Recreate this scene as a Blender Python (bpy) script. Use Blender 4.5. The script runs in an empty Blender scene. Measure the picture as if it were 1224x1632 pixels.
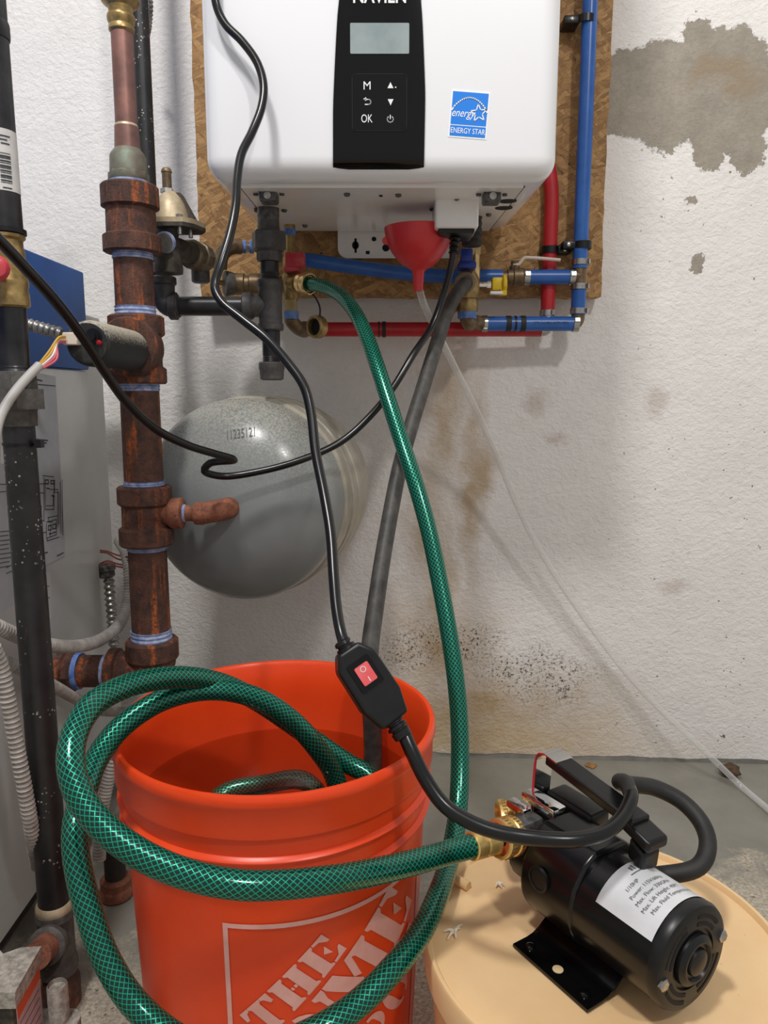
import bpy, bmesh, math, random
from mathutils import Vector, Matrix, Quaternion
random.seed(7)
scene = bpy.context.scene
col = scene.collection

# ---------------------------------------------------------------- camera
CAM_Z, PITCH, FPX = 0.68, math.radians(8.9), 1200.0
cd = bpy.data.cameras.new('camera'); cam = bpy.data.objects.new('camera', cd); col.objects.link(cam)
cam.location = (0, 0, CAM_Z); cam.rotation_euler = (math.pi/2 - PITCH, 0, 0)
cd.sensor_fit = 'HORIZONTAL'; cd.sensor_width = 36.0; cd.lens = 36.0*FPX/1224.0
cd.clip_start = 0.01
scene.camera = cam
# ---------------------------------------------------------------- light
w = bpy.data.worlds.new('world'); scene.world = w; w.use_nodes = True
bg = w.node_tree.nodes['Background']; bg.inputs[0].default_value = (1.0, 0.985, 0.97, 1); bg.inputs[1].default_value = 0.32
def lamp(name, loc, power, rad, colr):
    l = bpy.data.lights.new(name, 'POINT'); l.energy = power; l.shadow_soft_size = rad; l.color = colr
    o = bpy.data.objects.new(name, l); o.location = loc; col.objects.link(o); return o
lamp('ceiling_bulb', (-0.36, 0.0, 2.3), 60, 0.10, (1.0, 0.975, 0.945))
lamp('ceiling_bulb_far', (0.75, -0.7, 2.3), 42, 0.08, (1.0, 0.975, 0.945))
vs = scene.view_settings
vs.view_transform = 'Standard'; vs.look = 'None'; vs.exposure = 0.5; vs.gamma = 1.0; vs.use_curve_mapping = False

# ---------------------------------------------------------------- measuring helpers
SN, CS = math.sin(PITCH), math.cos(PITCH)
def ray(px, py):
    xc = (px-612)/FPX; yc = (816-py)/FPX
    return xc, CS+yc*SN, -SN+yc*CS
def W(px, py, Y):
    """world point seen at (px, py) standing at depth Y"""
    x, y, z = ray(px, py); t = Y/y
    return Vector((x*t, Y, CAM_Z+z*t))
def WX(px, py, X):
    x, y, z = ray(px, py); t = X/x
    return Vector((X, y*t, CAM_Z+z*t))
def WZ(px, py, Z):
    x, y, z = ray(px, py); t = (Z-CAM_Z)/z
    return Vector((x*t, y*t, Z))
def SC(py, Y):
    """metres per pixel at depth Y"""
    return Y/ray(0, py)[1]/FPX
def ZY(py, Y): return W(612, py, Y).z

# ---------------------------------------------------------------- materials
def lin(v):
    v /= 255.0
    return v/12.92 if v <= 0.04045 else ((v+0.055)/1.055)**2.4
def C(r, g, b): return (lin(r), lin(g), lin(b), 1.0)
class NT:
    def __init__(s, name):
        s.m = bpy.data.materials.new(name); s.m.use_nodes = True
        s.t = s.m.node_tree; s.b = s.t.nodes['Principled BSDF']; s.out = s.t.nodes['Material Output']
        s._tc = None
    def n(s, typ, **kw):
        nd = s.t.nodes.new(typ)
        for k, v in kw.items(): setattr(nd, k, v)
        return nd
    def put(s, sock, v):
        if isinstance(v, bpy.types.NodeSocket): s.t.links.new(v, sock)
        elif v is not None: sock.default_value = v
    def tc(s, which='Object'):
        if s._tc is None: s._tc = s.n('ShaderNodeTexCoord')
        return s._tc.outputs[which]
    def mp(s, vec, scale=(1,1,1), rot=(0,0,0), loc=(0,0,0)):
        nd = s.n('ShaderNodeMapping'); s.put(nd.inputs['Vector'], vec)
        nd.inputs['Scale'].default_value = scale; nd.inputs['Rotation'].default_value = rot; nd.inputs['Location'].default_value = loc
        return nd.outputs[0]
    def noise(s, vec, scale, detail=4, rough=0.55, out='Fac', dist=0.0):
        nd = s.n('ShaderNodeTexNoise'); s.put(nd.inputs['Vector'], vec)
        nd.inputs['Scale'].default_value = scale; nd.inputs['Detail'].default_value = detail
        nd.inputs['Roughness'].default_value = rough; nd.inputs['Distortion'].default_value = dist
        return nd.outputs[out]
    def vor(s, vec, scale, feature='F1', out='Distance', rnd=1.0):
        nd = s.n('ShaderNodeTexVoronoi', feature=feature); s.put(nd.inputs['Vector'], vec)
        nd.inputs['Scale'].default_value = scale; nd.inputs['Randomness'].default_value = rnd
        return nd.outputs[out]
    def ma(s, op, a, b=None, c=None, clamp=False):
        nd = s.n('ShaderNodeMath', operation=op, use_clamp=clamp)
        s.put(nd.inputs[0], a)
        if b is not None: s.put(nd.inputs[1], b)
        if c is not None: s.put(nd.inputs[2], c)
        return nd.outputs[0]
    def vm(s, op, a, b=None, out=0):
        nd = s.n('ShaderNodeVectorMath', operation=op); s.put(nd.inputs[0], a)
        if b is not None:
            if op == 'SCALE': s.put(nd.inputs['Scale'], b)
            else: s.put(nd.inputs[1], b)
        return nd.outputs[out]
    def rng(s, v, a, b, c=0.0, d=1.0):
        nd = s.n('ShaderNodeMapRange'); s.put(nd.inputs[0], v)
        for i, q in enumerate((a, b, c, d)): nd.inputs[i+1].default_value = q
        return nd.outputs[0]
    def mix(s, f, a, b, mode='MIX'):
        nd = s.n('ShaderNodeMix', data_type='RGBA', blend_type=mode)
        s.put(nd.inputs['Factor'], f); s.put(nd.inputs['A'], a); s.put(nd.inputs['B'], b)
        return nd.outputs['Result']
    def bump(s, h, strength=0.3, dist=0.01):
        nd = s.n('ShaderNodeBump'); s.put(nd.inputs['Height'], h)
        nd.inputs['Strength'].default_value = strength; nd.inputs['Distance'].default_value = dist
        s.t.links.new(nd.outputs[0], s.b.inputs['Normal'])
    def set(s, col=None, rough=None, metal=None, spec=None, coat=None, coatr=None):
        s.put(s.b.inputs['Base Color'], col); s.put(s.b.inputs['Roughness'], rough); s.put(s.b.inputs['Metallic'], metal)
        s.put(s.b.inputs['Specular IOR Level'], spec); s.put(s.b.inputs['Coat Weight'], coat); s.put(s.b.inputs['Coat Roughness'], coatr)
        return s.m
def simple(name, c1, c2=None, scale=60, rough=0.5, metal=0.0, bump=0.0, bscale=None, coat=None, spec=None, bd=0.002, lo=0.35, hi=0.65):
    m = NT(name); v = m.tc()
    c = c1
    if c2 is not None: c = m.mix(m.rng(m.noise(v, scale, 5, 0.6), lo, hi), c1, c2)
    if bump: m.bump(m.noise(v, bscale or scale*3, 4, 0.6), bump, bd)
    return m.set(c, rough, metal, spec, coat, 0.06 if coat else None)
M = {}
M['white_enamel'] = simple('white_enamel', C(238,239,242), rough=0.22, coat=0.4)
M['white_sheet'] = simple('white_sheet', C(242,241,240), C(236,234,232), 9, rough=0.2)
M['black_gloss'] = simple('black_gloss', C(8,8,9), rough=0.12, spec=0.35)
M['black_key'] = simple('black_key', C(10,10,11), rough=0.16, spec=0.35)
M['print_white'] = simple('print_white', C(232,232,232), rough=0.5)
M['lcd'] = simple('lcd', C(150,162,163), C(134,147,149), 30, rough=0.15)
M['lcd_dark'] = simple('lcd_dark', C(84,92,98), C(66,73,80), 90, rough=0.15)
M['sticker_blue'] = simple('sticker_blue', C(0,124,226), rough=0.4)
M['sticker_white'] = simple('sticker_white', C(244,246,248), rough=0.4)
M['zinc'] = simple('zinc', C(112,111,109), C(70,70,70), 160, rough=0.5, metal=0.6)
M['chrome'] = simple('chrome', C(225,225,225), rough=0.08, metal=1.0)
M['stainless'] = simple('stainless', C(190,188,184), C(160,158,154), 200, rough=0.28, metal=1.0)
M['dark_hole'] = simple('dark_hole', C(18,17,16), rough=0.8)
M['brass'] = simple('brass', C(184,156,102), C(128,106,66), 70, rough=0.36, metal=0.65)
M['brass_new'] = simple('brass_new', C(236,204,132), C(222,184,104), 60, rough=0.3, metal=0.8)
M['brass_pale'] = simple('brass_pale', C(226,200,150), C(196,164,108), 60, rough=0.25, metal=0.9)
M['bronze'] = simple('bronze', C(134,112,84), C(94,78,60), 80, rough=0.45, metal=0.55)
M['copper'] = simple('copper', C(150,108,98), C(116,86,80), 30, rough=0.45, metal=0.5)
M['copper_green'] = simple('copper_green', C(112,100,86), C(124,136,122), 38, rough=0.6, metal=0.35)
M['black_iron'] = simple('black_iron', C(88,86,86), C(68,66,66), 90, rough=0.5, metal=0.3, bump=0.15, bscale=400)
M['black_pipe'] = simple('black_pipe', C(56,55,57), C(40,40,42), 40, rough=0.32, metal=0.35)
M['cast_grey'] = simple('cast_grey', C(96,92,88), C(74,70,67), 120, rough=0.65, metal=0.2, bump=0.3, bscale=500)
M['dusty_black'] = simple('dusty_black', C(30,30,31), C(70,68,64), 60, rough=0.5, lo=0.5, hi=0.8)
M['regulator'] = simple('regulator', C(206,190,160), C(172,154,124), 60, rough=0.45, metal=0.3)
M['regulator_body'] = simple('regulator_body', C(92,86,76), C(58,54,48), 90, rough=0.65, metal=0.3)
M['tape'] = simple('tape', C(172,184,214), C(112,128,176), 120, rough=0.7)
M['tape_blue'] = simple('tape_blue', C(70,104,178), C(118,150,206), 110, rough=0.6)
M['pex_blue'] = simple('pex_blue', C(46,102,182), C(38,90,166), 30, rough=0.32)
M['pex_red'] = simple('pex_red', C(190,34,44), C(166,26,36), 30, rough=0.32)
M['handle_red'] = simple('handle_red', C(186,34,52), C(206,80,90), 60, rough=0.4)
M['handle_blue'] = simple('handle_blue', C(24,60,160), C(18,46,130), 60, rough=0.4)
M['yellow'] = simple('yellow', C(230,196,30), C(206,168,22), 60, rough=0.45)
M['black_plastic'] = simple('black_plastic', C(15,15,16), C(21,21,22), 90, rough=0.34, spec=0.4)
M['black_rubber'] = simple('black_rubber', C(34,33,33), C(44,43,41), 60, rough=0.55, spec=0.35)
M['cord_black'] = simple('cord_black', C(9,9,10), rough=0.26, spec=0.5)
M['hose_grey'] = simple('hose_grey', C(80,78,74), C(48,46,44), 45, rough=0.5, bump=0.2, bscale=300)
M['funnel_red'] = simple('funnel_red', C(216,52,58), C(204,44,50), 20, rough=0.35)
M['washer_orange'] = simple('washer_orange', C(206,96,52), rough=0.5)
M['red_rubber'] = simple('red_rubber', C(176,28,40), rough=0.4)
M['rocker_red'] = simple('rocker_red', C(222,64,72), C(232,110,112), 40, rough=0.2)
M['conduit'] = simple('conduit', C(176,170,164), C(148,142,136), 90, rough=0.55)
M['conduit_metal'] = simple('conduit_metal', C(176,174,170), C(136,134,130), 90, rough=0.35, metal=0.8)
M['cable_grey'] = simple('cable_grey', C(178,174,170), rough=0.5)
M['wire_yellow'] = simple('wire_yellow', C(206,160,62), rough=0.5)
M['wire_white'] = simple('wire_white', C(226,222,218), rough=0.5)
M['wire_pink'] = simple('wire_pink', C(204,90,104), rough=0.5)
M['wire_red'] = simple('wire_red', C(124,62,54), rough=0.6)
M['nylon'] = simple('nylon', C(220,206,190), rough=0.5)
M['boiler_grey'] = simple('boiler_grey', C(212,213,212), C(202,203,202), 12, rough=0.4, metal=0.1)
M['boiler_blue'] = simple('boiler_blue', C(26,98,184), C(20,86,168), 14, rough=0.5, spec=0.3)
M['paper'] = simple('paper', C(190,192,197), C(180,182,188), 40, rough=0.6)
M['ink'] = simple('ink', C(52,54,60), rough=0.7)
M['ink_soft'] = simple('ink_soft', C(96,98,98), rough=0.7)
M['barcode_paper'] = simple('barcode_paper', C(214,212,208), C(200,198,196), 60, rough=0.6)
M['dark_base'] = simple('dark_base', C(40,36,33), C(58,48,40), 60, rough=0.8)
M['plastic_tan'] = None
M['debris'] = simple('debris', C(66,48,36), C(96,74,54), 150, rough=0.9, bump=0.6, bscale=300)
M['leaf_dry'] = simple('leaf_dry', C(176,128,70), C(120,84,48), 90, rough=0.8)
M['shaving'] = simple('shaving', C(236,226,206), rough=0.4)
M['valve_grey'] = simple('valve_grey', C(188,182,172), C(132,126,118), 160, rough=0.7, bump=0.4, bscale=600)
M['label_pink'] = simple('label_pink', C(196,160,160), C(178,146,148), 150, rough=0.6)
M['label_red'] = simple('label_red', C(206,84,40), rough=0.6)
M['silver_label'] = simple('silver_label', C(228,229,232), C(214,216,219), 20, rough=0.3, metal=0.15)
M['logo_white'] = simple('logo_white', C(232,176,168), C(220,160,150), 40, rough=0.45)

def rust_mat():
    m = NT('rusty_iron'); v = m.tc()
    st = m.mp(v, (1, 1, 0.10))
    a = m.rng(m.noise(v, 60, 7, 0.7), 0.35, 0.68)
    c = m.mix(a, C(60,41,36), C(108,69,54))
    b = m.ma('MULTIPLY', m.rng(m.noise(st, 75, 5, 0.6), 0.53, 0.66), m.rng(m.noise(v, 170, 5, 0.7), 0.36, 0.6))
    c = m.mix(b, c, C(192,100,38))
    d = m.rng(m.noise(v, 300, 4, 0.7), 0.56, 0.66)
    c = m.mix(m.ma('MULTIPLY', d, 0.7), c, C(36,25,25))
    m.bump(m.noise(v, 380, 5, 0.75), 0.7, 0.002)
    return m.set(c, 0.68, 0.1)
M['rust'] = rust_mat()
def rust_light():
    m = NT('rust_elbow'); v = m.tc()
    c = m.mix(m.rng(m.noise(v, 70, 6, 0.65), 0.35, 0.65), C(120,72,56), C(164,104,78))
    c = m.mix(m.rng(m.noise(v, 320, 3), 0.55, 0.75), c, C(82,48,40))
    m.bump(m.noise(v, 420, 5, 0.7), 0.5, 0.0015)
    return m.set(c, 0.75, 0.1)
M['rust_light'] = rust_light()
def dusty_cyl():
    # dust that has settled on the upward side of the housing
    m = NT('dusty_housing'); v = m.tc()
    g = m.n('ShaderNodeNewGeometry'); sp = m.n('ShaderNodeSeparateXYZ'); m.t.links.new(g.outputs['Normal'], sp.inputs[0])
    k = m.ma('ADD', sp.outputs['Z'], m.ma('MULTIPLY', m.ma('SUBTRACT', m.noise(v, 420, 3, 0.7), 0.5), 1.6))
    c = m.mix(m.rng(k, 0.15, 0.75), C(34,34,35), C(176,168,152))
    return m.set(c, 0.6)
M['dusty_housing'] = dusty_cyl()
def spotted_pipe():
    m = NT('speckled_black_pipe'); v = m.tc()
    c = m.mix(m.rng(m.noise(v, 40, 4), 0.4, 0.7), C(46,45,46), C(32,32,33))
    c = m.mix(m.rng(m.noise(m.mp(v, (1,1,0.25)), 70, 4), 0.66, 0.74), c, C(92,60,44))
    d = m.vor(v, 190)
    k = m.ma('MULTIPLY', m.rng(d, 0.16, 0.24, 1, 0), m.rng(m.noise(v, 22, 2), 0.50, 0.56))
    c = m.mix(k, c, C(172,168,164))
    return m.set(c, 0.42, 0.25)
M['spotted_pipe'] = spotted_pipe()
def hose_green():
    m = NT('braided_green_hose'); uv = m.tc('UV')
    sp = m.n('ShaderNodeSeparateXYZ'); m.t.links.new(uv, sp.inputs[0])
    U = m.ma('MULTIPLY', sp.outputs[0], 14.0); V = m.ma('MULTIPLY', sp.outputs[1], 185.0)
    a = m.ma('FRACT', m.ma('ADD', V, U)); b = m.ma('FRACT', m.ma('SUBTRACT', V, U))
    la = m.rng(m.ma('ABSOLUTE', m.ma('SUBTRACT', a, 0.5)), 0.39, 0.46); lb = m.rng(m.ma('ABSOLUTE', m.ma('SUBTRACT', b, 0.5)), 0.39, 0.46)
    k = m.ma('MAXIMUM', la, lb)
    c = m.mix(k, C(0,42,38), C(34,176,138))
    m.set(c, m.rng(k, 0, 1, 0.16, 0.34), m.ma('MULTIPLY', k, 0.7), 0.5)
    return m.m
M['hose_green'] = hose_green()
def orange_bucket():
    m = NT('orange_plastic'); v = m.tc()
    c = m.mix(m.rng(m.noise(v, 14, 5, 0.6), 0.35, 0.7), C(236,74,24), C(226,66,20))
    c = m.mix(m.rng(m.noise(v, 240, 2), 0.78, 0.82), c, C(120,40,20))
    m.set(c, 0.33, 0.0, 0.45)
    m.b.inputs['Subsurface Weight'].default_value = 0.25
    m.b.inputs['Subsurface Radius'].default_value = (0.012, 0.004, 0.002); m.b.inputs['Subsurface Scale'].default_value = 0.5
    return m.m
M['orange'] = orange_bucket()
def tan_plastic():
    m = NT('tan_plastic'); v = m.tc()
    c = m.mix(m.rng(m.noise(v, 10, 5, 0.6), 0.3, 0.7), C(240,206,158), C(230,192,142))
    c = m.mix(m.rng(m.noise(v, 180, 3), 0.72, 0.8), c, C(206,166,116))
    m.set(c, 0.42, 0.0, 0.4)
    m.b.inputs['Subsurface Weight'].default_value = 0.3
    m.b.inputs['Subsurface Radius'].default_value = (0.012, 0.008, 0.005); m.b.inputs['Subsurface Scale'].default_value = 0.5
    return m.m
M['plastic_tan'] = tan_plastic()
def clear(name, tint, facing=0.0, rough=0.03, gloss=1.0):
    m = NT(name); t = m.t
    tr = m.n('ShaderNodeBsdfTransparent'); tr.inputs[0].default_value = tint
    gl = m.n('ShaderNodeBsdfGlossy'); gl.inputs['Roughness'].default_value = rough
    fr = m.n('ShaderNodeFresnel'); fr.inputs['IOR'].default_value = 1.35
    mx = m.n('ShaderNodeMixShader')
    f = m.ma('ADD', m.ma('MULTIPLY', fr.outputs[0], gloss), facing, clamp=True)
    t.links.new(f, mx.inputs[0]); t.links.new(tr.outputs[0], mx.inputs[1]); t.links.new(gl.outputs[0], mx.inputs[2])
    t.links.new(mx.outputs[0], m.out.inputs['Surface'])
    return m.m
def water():
    m = NT('clear_water'); t = m.t
    tr = m.n('ShaderNodeBsdfTransparent'); tr.inputs[0].default_value = (0.95, 0.95, 0.94, 1)
    gl = m.n('ShaderNodeBsdfGlossy'); gl.inputs['Roughness'].default_value = 0.015
    lw = m.n('ShaderNodeLayerWeight'); lw.inputs[0].default_value = 0.5
    f = m.ma('ADD', m.ma('MULTIPLY', m.ma('POWER', lw.outputs['Facing'], 5.0), 0.85), 0.025)
    mx = m.n('ShaderNodeMixShader'); t.links.new(f, mx.inputs[0]); t.links.new(tr.outputs[0], mx.inputs[1]); t.links.new(gl.outputs[0], mx.inputs[2])
    t.links.new(mx.outputs[0], m.out.inputs['Surface']); return m.m
M['water'] = water()
def vinyl():
    m = NT('clear_vinyl'); t = m.t
    tr = m.n('ShaderNodeBsdfTransparent'); tr.inputs[0].default_value = (0.97, 0.97, 0.96, 1)
    df = m.n('ShaderNodeBsdfDiffuse'); df.inputs[0].default_value = (0.85, 0.85, 0.84, 1)
    gl = m.n('ShaderNodeBsdfGlossy'); gl.inputs['Roughness'].default_value = 0.12
    lw = m.n('ShaderNodeLayerWeight'); lw.inputs[0].default_value = 0.35
    m1 = m.n('ShaderNodeMixShader'); t.links.new(m.rng(lw.outputs['Facing'], 0, 1, 0.16, 0.75), m1.inputs[0]); t.links.new(tr.outputs[0], m1.inputs[1]); t.links.new(df.outputs[0], m1.inputs[2])
    m2 = m.n('ShaderNodeMixShader'); m2.inputs[0].default_value = 0.06; t.links.new(m1.outputs[0], m2.inputs[1]); t.links.new(gl.outputs[0], m2.inputs[2])
    t.links.new(m2.outputs[0], m.out.inputs['Surface']); return m.m
M['vinyl'] = vinyl()

def wall_mat():
    m = NT('painted_stucco'); v = m.tc()
    sp = m.n('ShaderNodeSeparateXYZ'); m.t.links.new(v, sp.inputs[0])
    warp = m.vm('ADD', m.vm('SCALE', m.vm('SUBTRACT', m.noise(v, 26, 6, 0.62, 'Color'), (0.5,0.5,0.5)), 0.045), m.vm('SCALE', m.vm('SUBTRACT', m.noise(v, 110, 6, 0.75, 'Color'), (0.5,0.5,0.5)), 0.032))
    p = m.vm('ADD', v, warp)
    warp2 = m.vm('SCALE', m.vm('SUBTRACT', m.noise(v, 6, 5, 0.6, 'Color'), (0.5,0.5,0.5)), 0.16)
    p2 = m.vm('ADD', v, warp2)
    def ell(vec, px, py, rx, ry):
        c = W(px, py, 1.33); s = SC(py, 1.33)
        q = m.vm('SUBTRACT', vec, (c.x, 0, c.z))
        q = m.vm('MULTIPLY', q, (1/(rx*s), 0, 1/(ry*s)))
        return m.vm('LENGTH', q, out='Value')
    def union(l):
        r = l[0]
        for k in l[1:]: r = m.ma('MINIMUM', r, k)
        return r
    base = m.mix(m.rng(m.noise(v, 5, 5, 0.6), 0.35, 0.7), C(238,235,232), C(229,226,223))
    base = m.mix(m.ma('MULTIPLY', m.rng(m.noise(v, 34, 6, 0.7), 0.5, 0.75), 0.3), base, C(212,206,200))
    # yellow-brown damp stain with runs
    damp = union([ell(p2, 770, 1140, 250, 95), ell(p2, 700, 1060, 120, 150), ell(p2, 690, 930, 42, 260), ell(p2, 705, 660, 38, 150), ell(p2, 755, 780, 30, 190)])
    kd = m.rng(damp, 1.2, 0.25)
    base = m.mix(m.ma('MULTIPLY', kd, m.rng(m.noise(v, 14, 5, 0.65), 0.25, 0.75, 0.35, 0.95)), base, C(172,142,94))
    low = ell(p2, 740, 1195, 380, 60)
    base = m.mix(m.ma('MULTIPLY', m.rng(low, 1.25, 0.2), 0.6), base, C(196,168,116))
    smu = union([ell(p, 855, 640, 22, 24), ell(p, 890, 700, 20, 12), ell(p, 1045, 640, 20, 22), ell(p, 1075, 935, 22, 14)])
    base = m.mix(m.ma('MULTIPLY', m.rng(smu, 1.2, 0.4), 0.35), base, C(160,132,110))
    # black mould specks
    band = union([ell(p2, 720, 1030, 120, 42), ell(p2, 850, 1075, 105, 45), ell(p2, 650, 1040, 60, 40)])
    mold = m.ma('MULTIPLY', m.rng(band, 1.15, 0.5), m.rng(m.noise(v, 210, 6, 0.75), 0.525, 0.60))
    base = m.mix(mold, base, C(58,54,50))
    specks = m.ma('MULTIPLY', m.rng(m.noise(v, 105, 3, 0.55), 0.70, 0.73), m.rng(sp.outputs[0], 0.3, 0.5))
    base = m.mix(specks, base, C(120,112,100))
    # bare cement where the paint has flaked off
    patch = union([ell(p, 1000, 150, 60, 66), ell(p, 1060, 150, 85, 82), ell(p, 1150, 150, 92, 92), ell(p, 1112, 66, 30, 32), ell(p, 1190, 245, 26, 34),
                   ell(p, 1130, 250, 22, 22), ell(p, 1067, 236, 9, 10), ell(p, 1103, 320, 12, 8), ell(p, 1113, 424, 11, 12), ell(p, 1168, 92, 55, 42)])
    kp = m.rng(patch, 1.02, 0.98)
    cem = m.mix(m.rng(m.noise(v, 22, 6, 0.65), 0.3, 0.7), C(146,139,128), C(168,160,147))
    cem = m.mix(m.ma('MULTIPLY', m.rng(m.noise(v, 160, 5, 0.7), 0.4, 0.7), 0.35), cem, C(124,116,104))
    cem = m.mix(m.rng(ell(p2, 1150, 135, 60, 22), 1.1, 0.5), cem, C(150,136,116))
    base = m.mix(kp, base, cem)
    h1 = m.noise(m.mp(v, (1, 1, 1.4), (0, 0.5, 0)), 95, 6, 0.6, dist=0.4)
    h2 = m.noise(v, 14, 4, 0.55)
    h3 = m.noise(v, 330, 3, 0.6)
    h = m.ma('ADD', m.ma('ADD', h1, m.ma('MULTIPLY', h2, 1.2)), m.ma('MULTIPLY', h3, 0.25))
    h = m.ma('MULTIPLY', h, m.ma('SUBTRACT', 1.0, m.ma('MULTIPLY', kp, 0.5)))
    m.bump(h, 0.5, 0.007)
    return m.set(base, 0.75, 0.0, 0.3)
M['wall'] = wall_mat()
def floor_mat():
    m = NT('concrete_floor'); v = m.tc()
    sp = m.n('ShaderNodeSeparateXYZ'); m.t.links.new(v, sp.inputs[0])
    k = m.ma('ADD', sp.outputs[1], m.ma('MULTIPLY', m.ma('SUBTRACT', m.noise(v, 9, 5, 0.65), 0.5), 0.5))
    k = m.ma('SUBTRACT', k, m.ma('MULTIPLY', sp.outputs[0], 0.18))
    bare = m.rng(k, 0.93, 0.86)
    paint = m.mix(m.rng(m.noise(v, 12, 5, 0.6), 0.3, 0.7), C(142,139,129), C(126,123,114))
    c2 = m.mix(m.rng(m.noise(v, 210, 5, 0.7), 0.35, 0.65), C(150,140,124), C(214,204,186))
    c2 = m.mix(m.rng(m.noise(v, 90, 3, 0.6), 0.64, 0.7), c2, C(88,80,70))
    c = m.mix(bare, paint, c2)
    c = m.mix(m.rng(m.noise(v, 150, 2), 0.75, 0.78), c, C(62,58,52))
    m.bump(m.ma('MULTIPLY', m.noise(v, 190, 5, 0.7), m.rng(bare, 0, 1, 0.12, 1.0)), 0.6, 0.006)
    return m.set(c, m.rng(bare, 0, 1, 0.4, 0.85))
M['floor'] = floor_mat()
def osb_mat():
    m = NT('oriented_strand_board'); v = m.tc()
    wv = m.vm('ADD', v, m.vm('SCALE', m.vm('SUBTRACT', m.noise(v, 18, 3, 0.5, 'Color'), (0.5,0.5,0.5)), 0.03))
    cols = []; edges = []
    for i, a in enumerate((0.45, -0.75, 1.35)):
        q = m.mp(wv, (1, 1, 1), (0, a, 0), (i*3.1, 0, i*1.7))
        q = m.mp(q, (1, 0.001, 5.2))
        nd = m.n('ShaderNodeTexVoronoi', feature='F1'); m.put(nd.inputs['Vector'], q); nd.inputs['Scale'].default_value = 25
        cols.append(nd.outputs['Color'])
        e = m.n('ShaderNodeTexVoronoi', feature='DISTANCE_TO_EDGE'); m.put(e.inputs['Vector'], q); e.inputs['Scale'].default_value = 25
        edges.append(e.outputs['Distance'])
    def red(c):
        s = m.n('ShaderNodeSeparateColor'); m.t.links.new(c, s.inputs[0]); return s.outputs[0], s.outputs[1]
    r0, g0 = red(cols[0]); r1, g1 = red(cols[1]); r2, g2 = red(cols[2])
    sel = m.ma('GREATER_THAN', g0, 0.55); sel2 = m.ma('GREATER_THAN', g1, 0.6)
    def pick(a, b, c): 
        ab = m.ma('ADD', m.ma('MULTIPLY', a, sel), m.ma('MULTIPLY', b, m.ma('SUBTRACT', 1.0, sel)))
        return m.ma('ADD', m.ma('MULTIPLY', ab, m.ma('SUBTRACT', 1.0, m.ma('MULTIPLY', sel2, 0.5))), m.ma('MULTIPLY', c, m.ma('MULTIPLY', sel2, 0.5)))
    tone = pick(r0, r1, r2); ed = pick(edges[0], edges[1], edges[2])
    c = m.mix(m.rng(tone, 0.1, 0.9), C(142,104,62), C(192,150,96))
    fib = m.noise(m.mp(m.mp(wv, (1,1,1), (0, 0.45, 0)), (2, 1, 14)), 26, 5, 0.65)
    c = m.mix(m.ma('MULTIPLY', m.rng(fib, 0.46, 0.72), 0.6), c, C(118,82,48))
    c = m.mix(m.ma('MULTIPLY', m.rng(ed, 0.035, 0.0), 0.7), c, C(88,58,34))
    c = m.mix(m.rng(m.noise(v, 75, 5, 0.7), 0.66, 0.72), c, C(70,44,26))
    m.bump(m.ma('ADD', m.ma('MULTIPLY', tone, 0.6), m.ma('MULTIPLY', fib, 0.5)), 0.5, 0.004)
    return m.set(c, 0.7)
M['osb'] = osb_mat()
def tank_mat():
    m = NT('grey_tank_paint'); v = m.tc()
    c = m.mix(m.rng(m.noise(v, 6, 4), 0.3, 0.7), C(134,139,139), C(124,129,130))
    g = m.n('ShaderNodeNewGeometry'); sp = m.n('ShaderNodeSeparateXYZ'); m.t.links.new(g.outputs['Normal'], sp.inputs[0])
    d = m.ma('MULTIPLY', m.rng(sp.outputs['Z'], 0.0, 0.9), m.rng(m.noise(v, 330, 3, 0.7), 0.42, 0.62))   # settled dust
    c = m.mix(m.ma('MULTIPLY', d, 0.8), c, C(186,178,158))
    return m.set(c, m.rng(d, 0, 1, 0.2, 0.5), 0.0, 0.5)
M['tank'] = tank_mat()
M['tank_band'] = simple('tank_band', C(176,168,150), C(150,146,136), 30, rough=0.35)

# ---------------------------------------------------------------- mesh helpers
def basis(axis):
    a = Vector(axis).normalized()
    r = Vector((0,0,1)) if abs(a.z) < 0.9 else Vector((1,0,0))
    x = r.cross(a).normalized(); return x, a.cross(x).normalized(), a
def crom(pts, step):
    pts = [Vector(p) for p in pts]
    if len(pts) == 2:
        n = max(1, int((pts[1]-pts[0]).length/step)); return [pts[0].lerp(pts[1], i/n) for i in range(n+1)]
    P = [pts[0]*2-pts[1]] + pts + [pts[-1]*2-pts[-2]]
    out = []
    for i in range(1, len(P)-2):
        a, b, c, d = P[i-1], P[i], P[i+1], P[i+2]
        def kn(u, v_): return max(1e-4, (v_-u).length)**0.5
        t0 = 0; t1 = t0+kn(a,b); t2 = t1+kn(b,c); t3 = t2+kn(c,d)
        n = max(1, int(math.ceil((c-b).length/step)))
        for k in range(n):
            t = t1+(t2-t1)*k/n
            A1 = a*((t1-t)/(t1-t0))+b*((t-t0)/(t1-t0)); A2 = b*((t2-t)/(t2-t1))+c*((t-t1)/(t2-t1)); A3 = c*((t3-t)/(t3-t2))+d*((t-t2)/(t3-t2))
            B1 = A1*((t2-t)/(t2-t0))+A2*((t-t0)/(t2-t0)); B2 = A2*((t3-t)/(t3-t1))+A3*((t-t1)/(t3-t1))
            out.append(B1*((t2-t)/(t2-t1))+B2*((t-t1)/(t2-t1)))
    out.append(pts[-1]); return out
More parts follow.
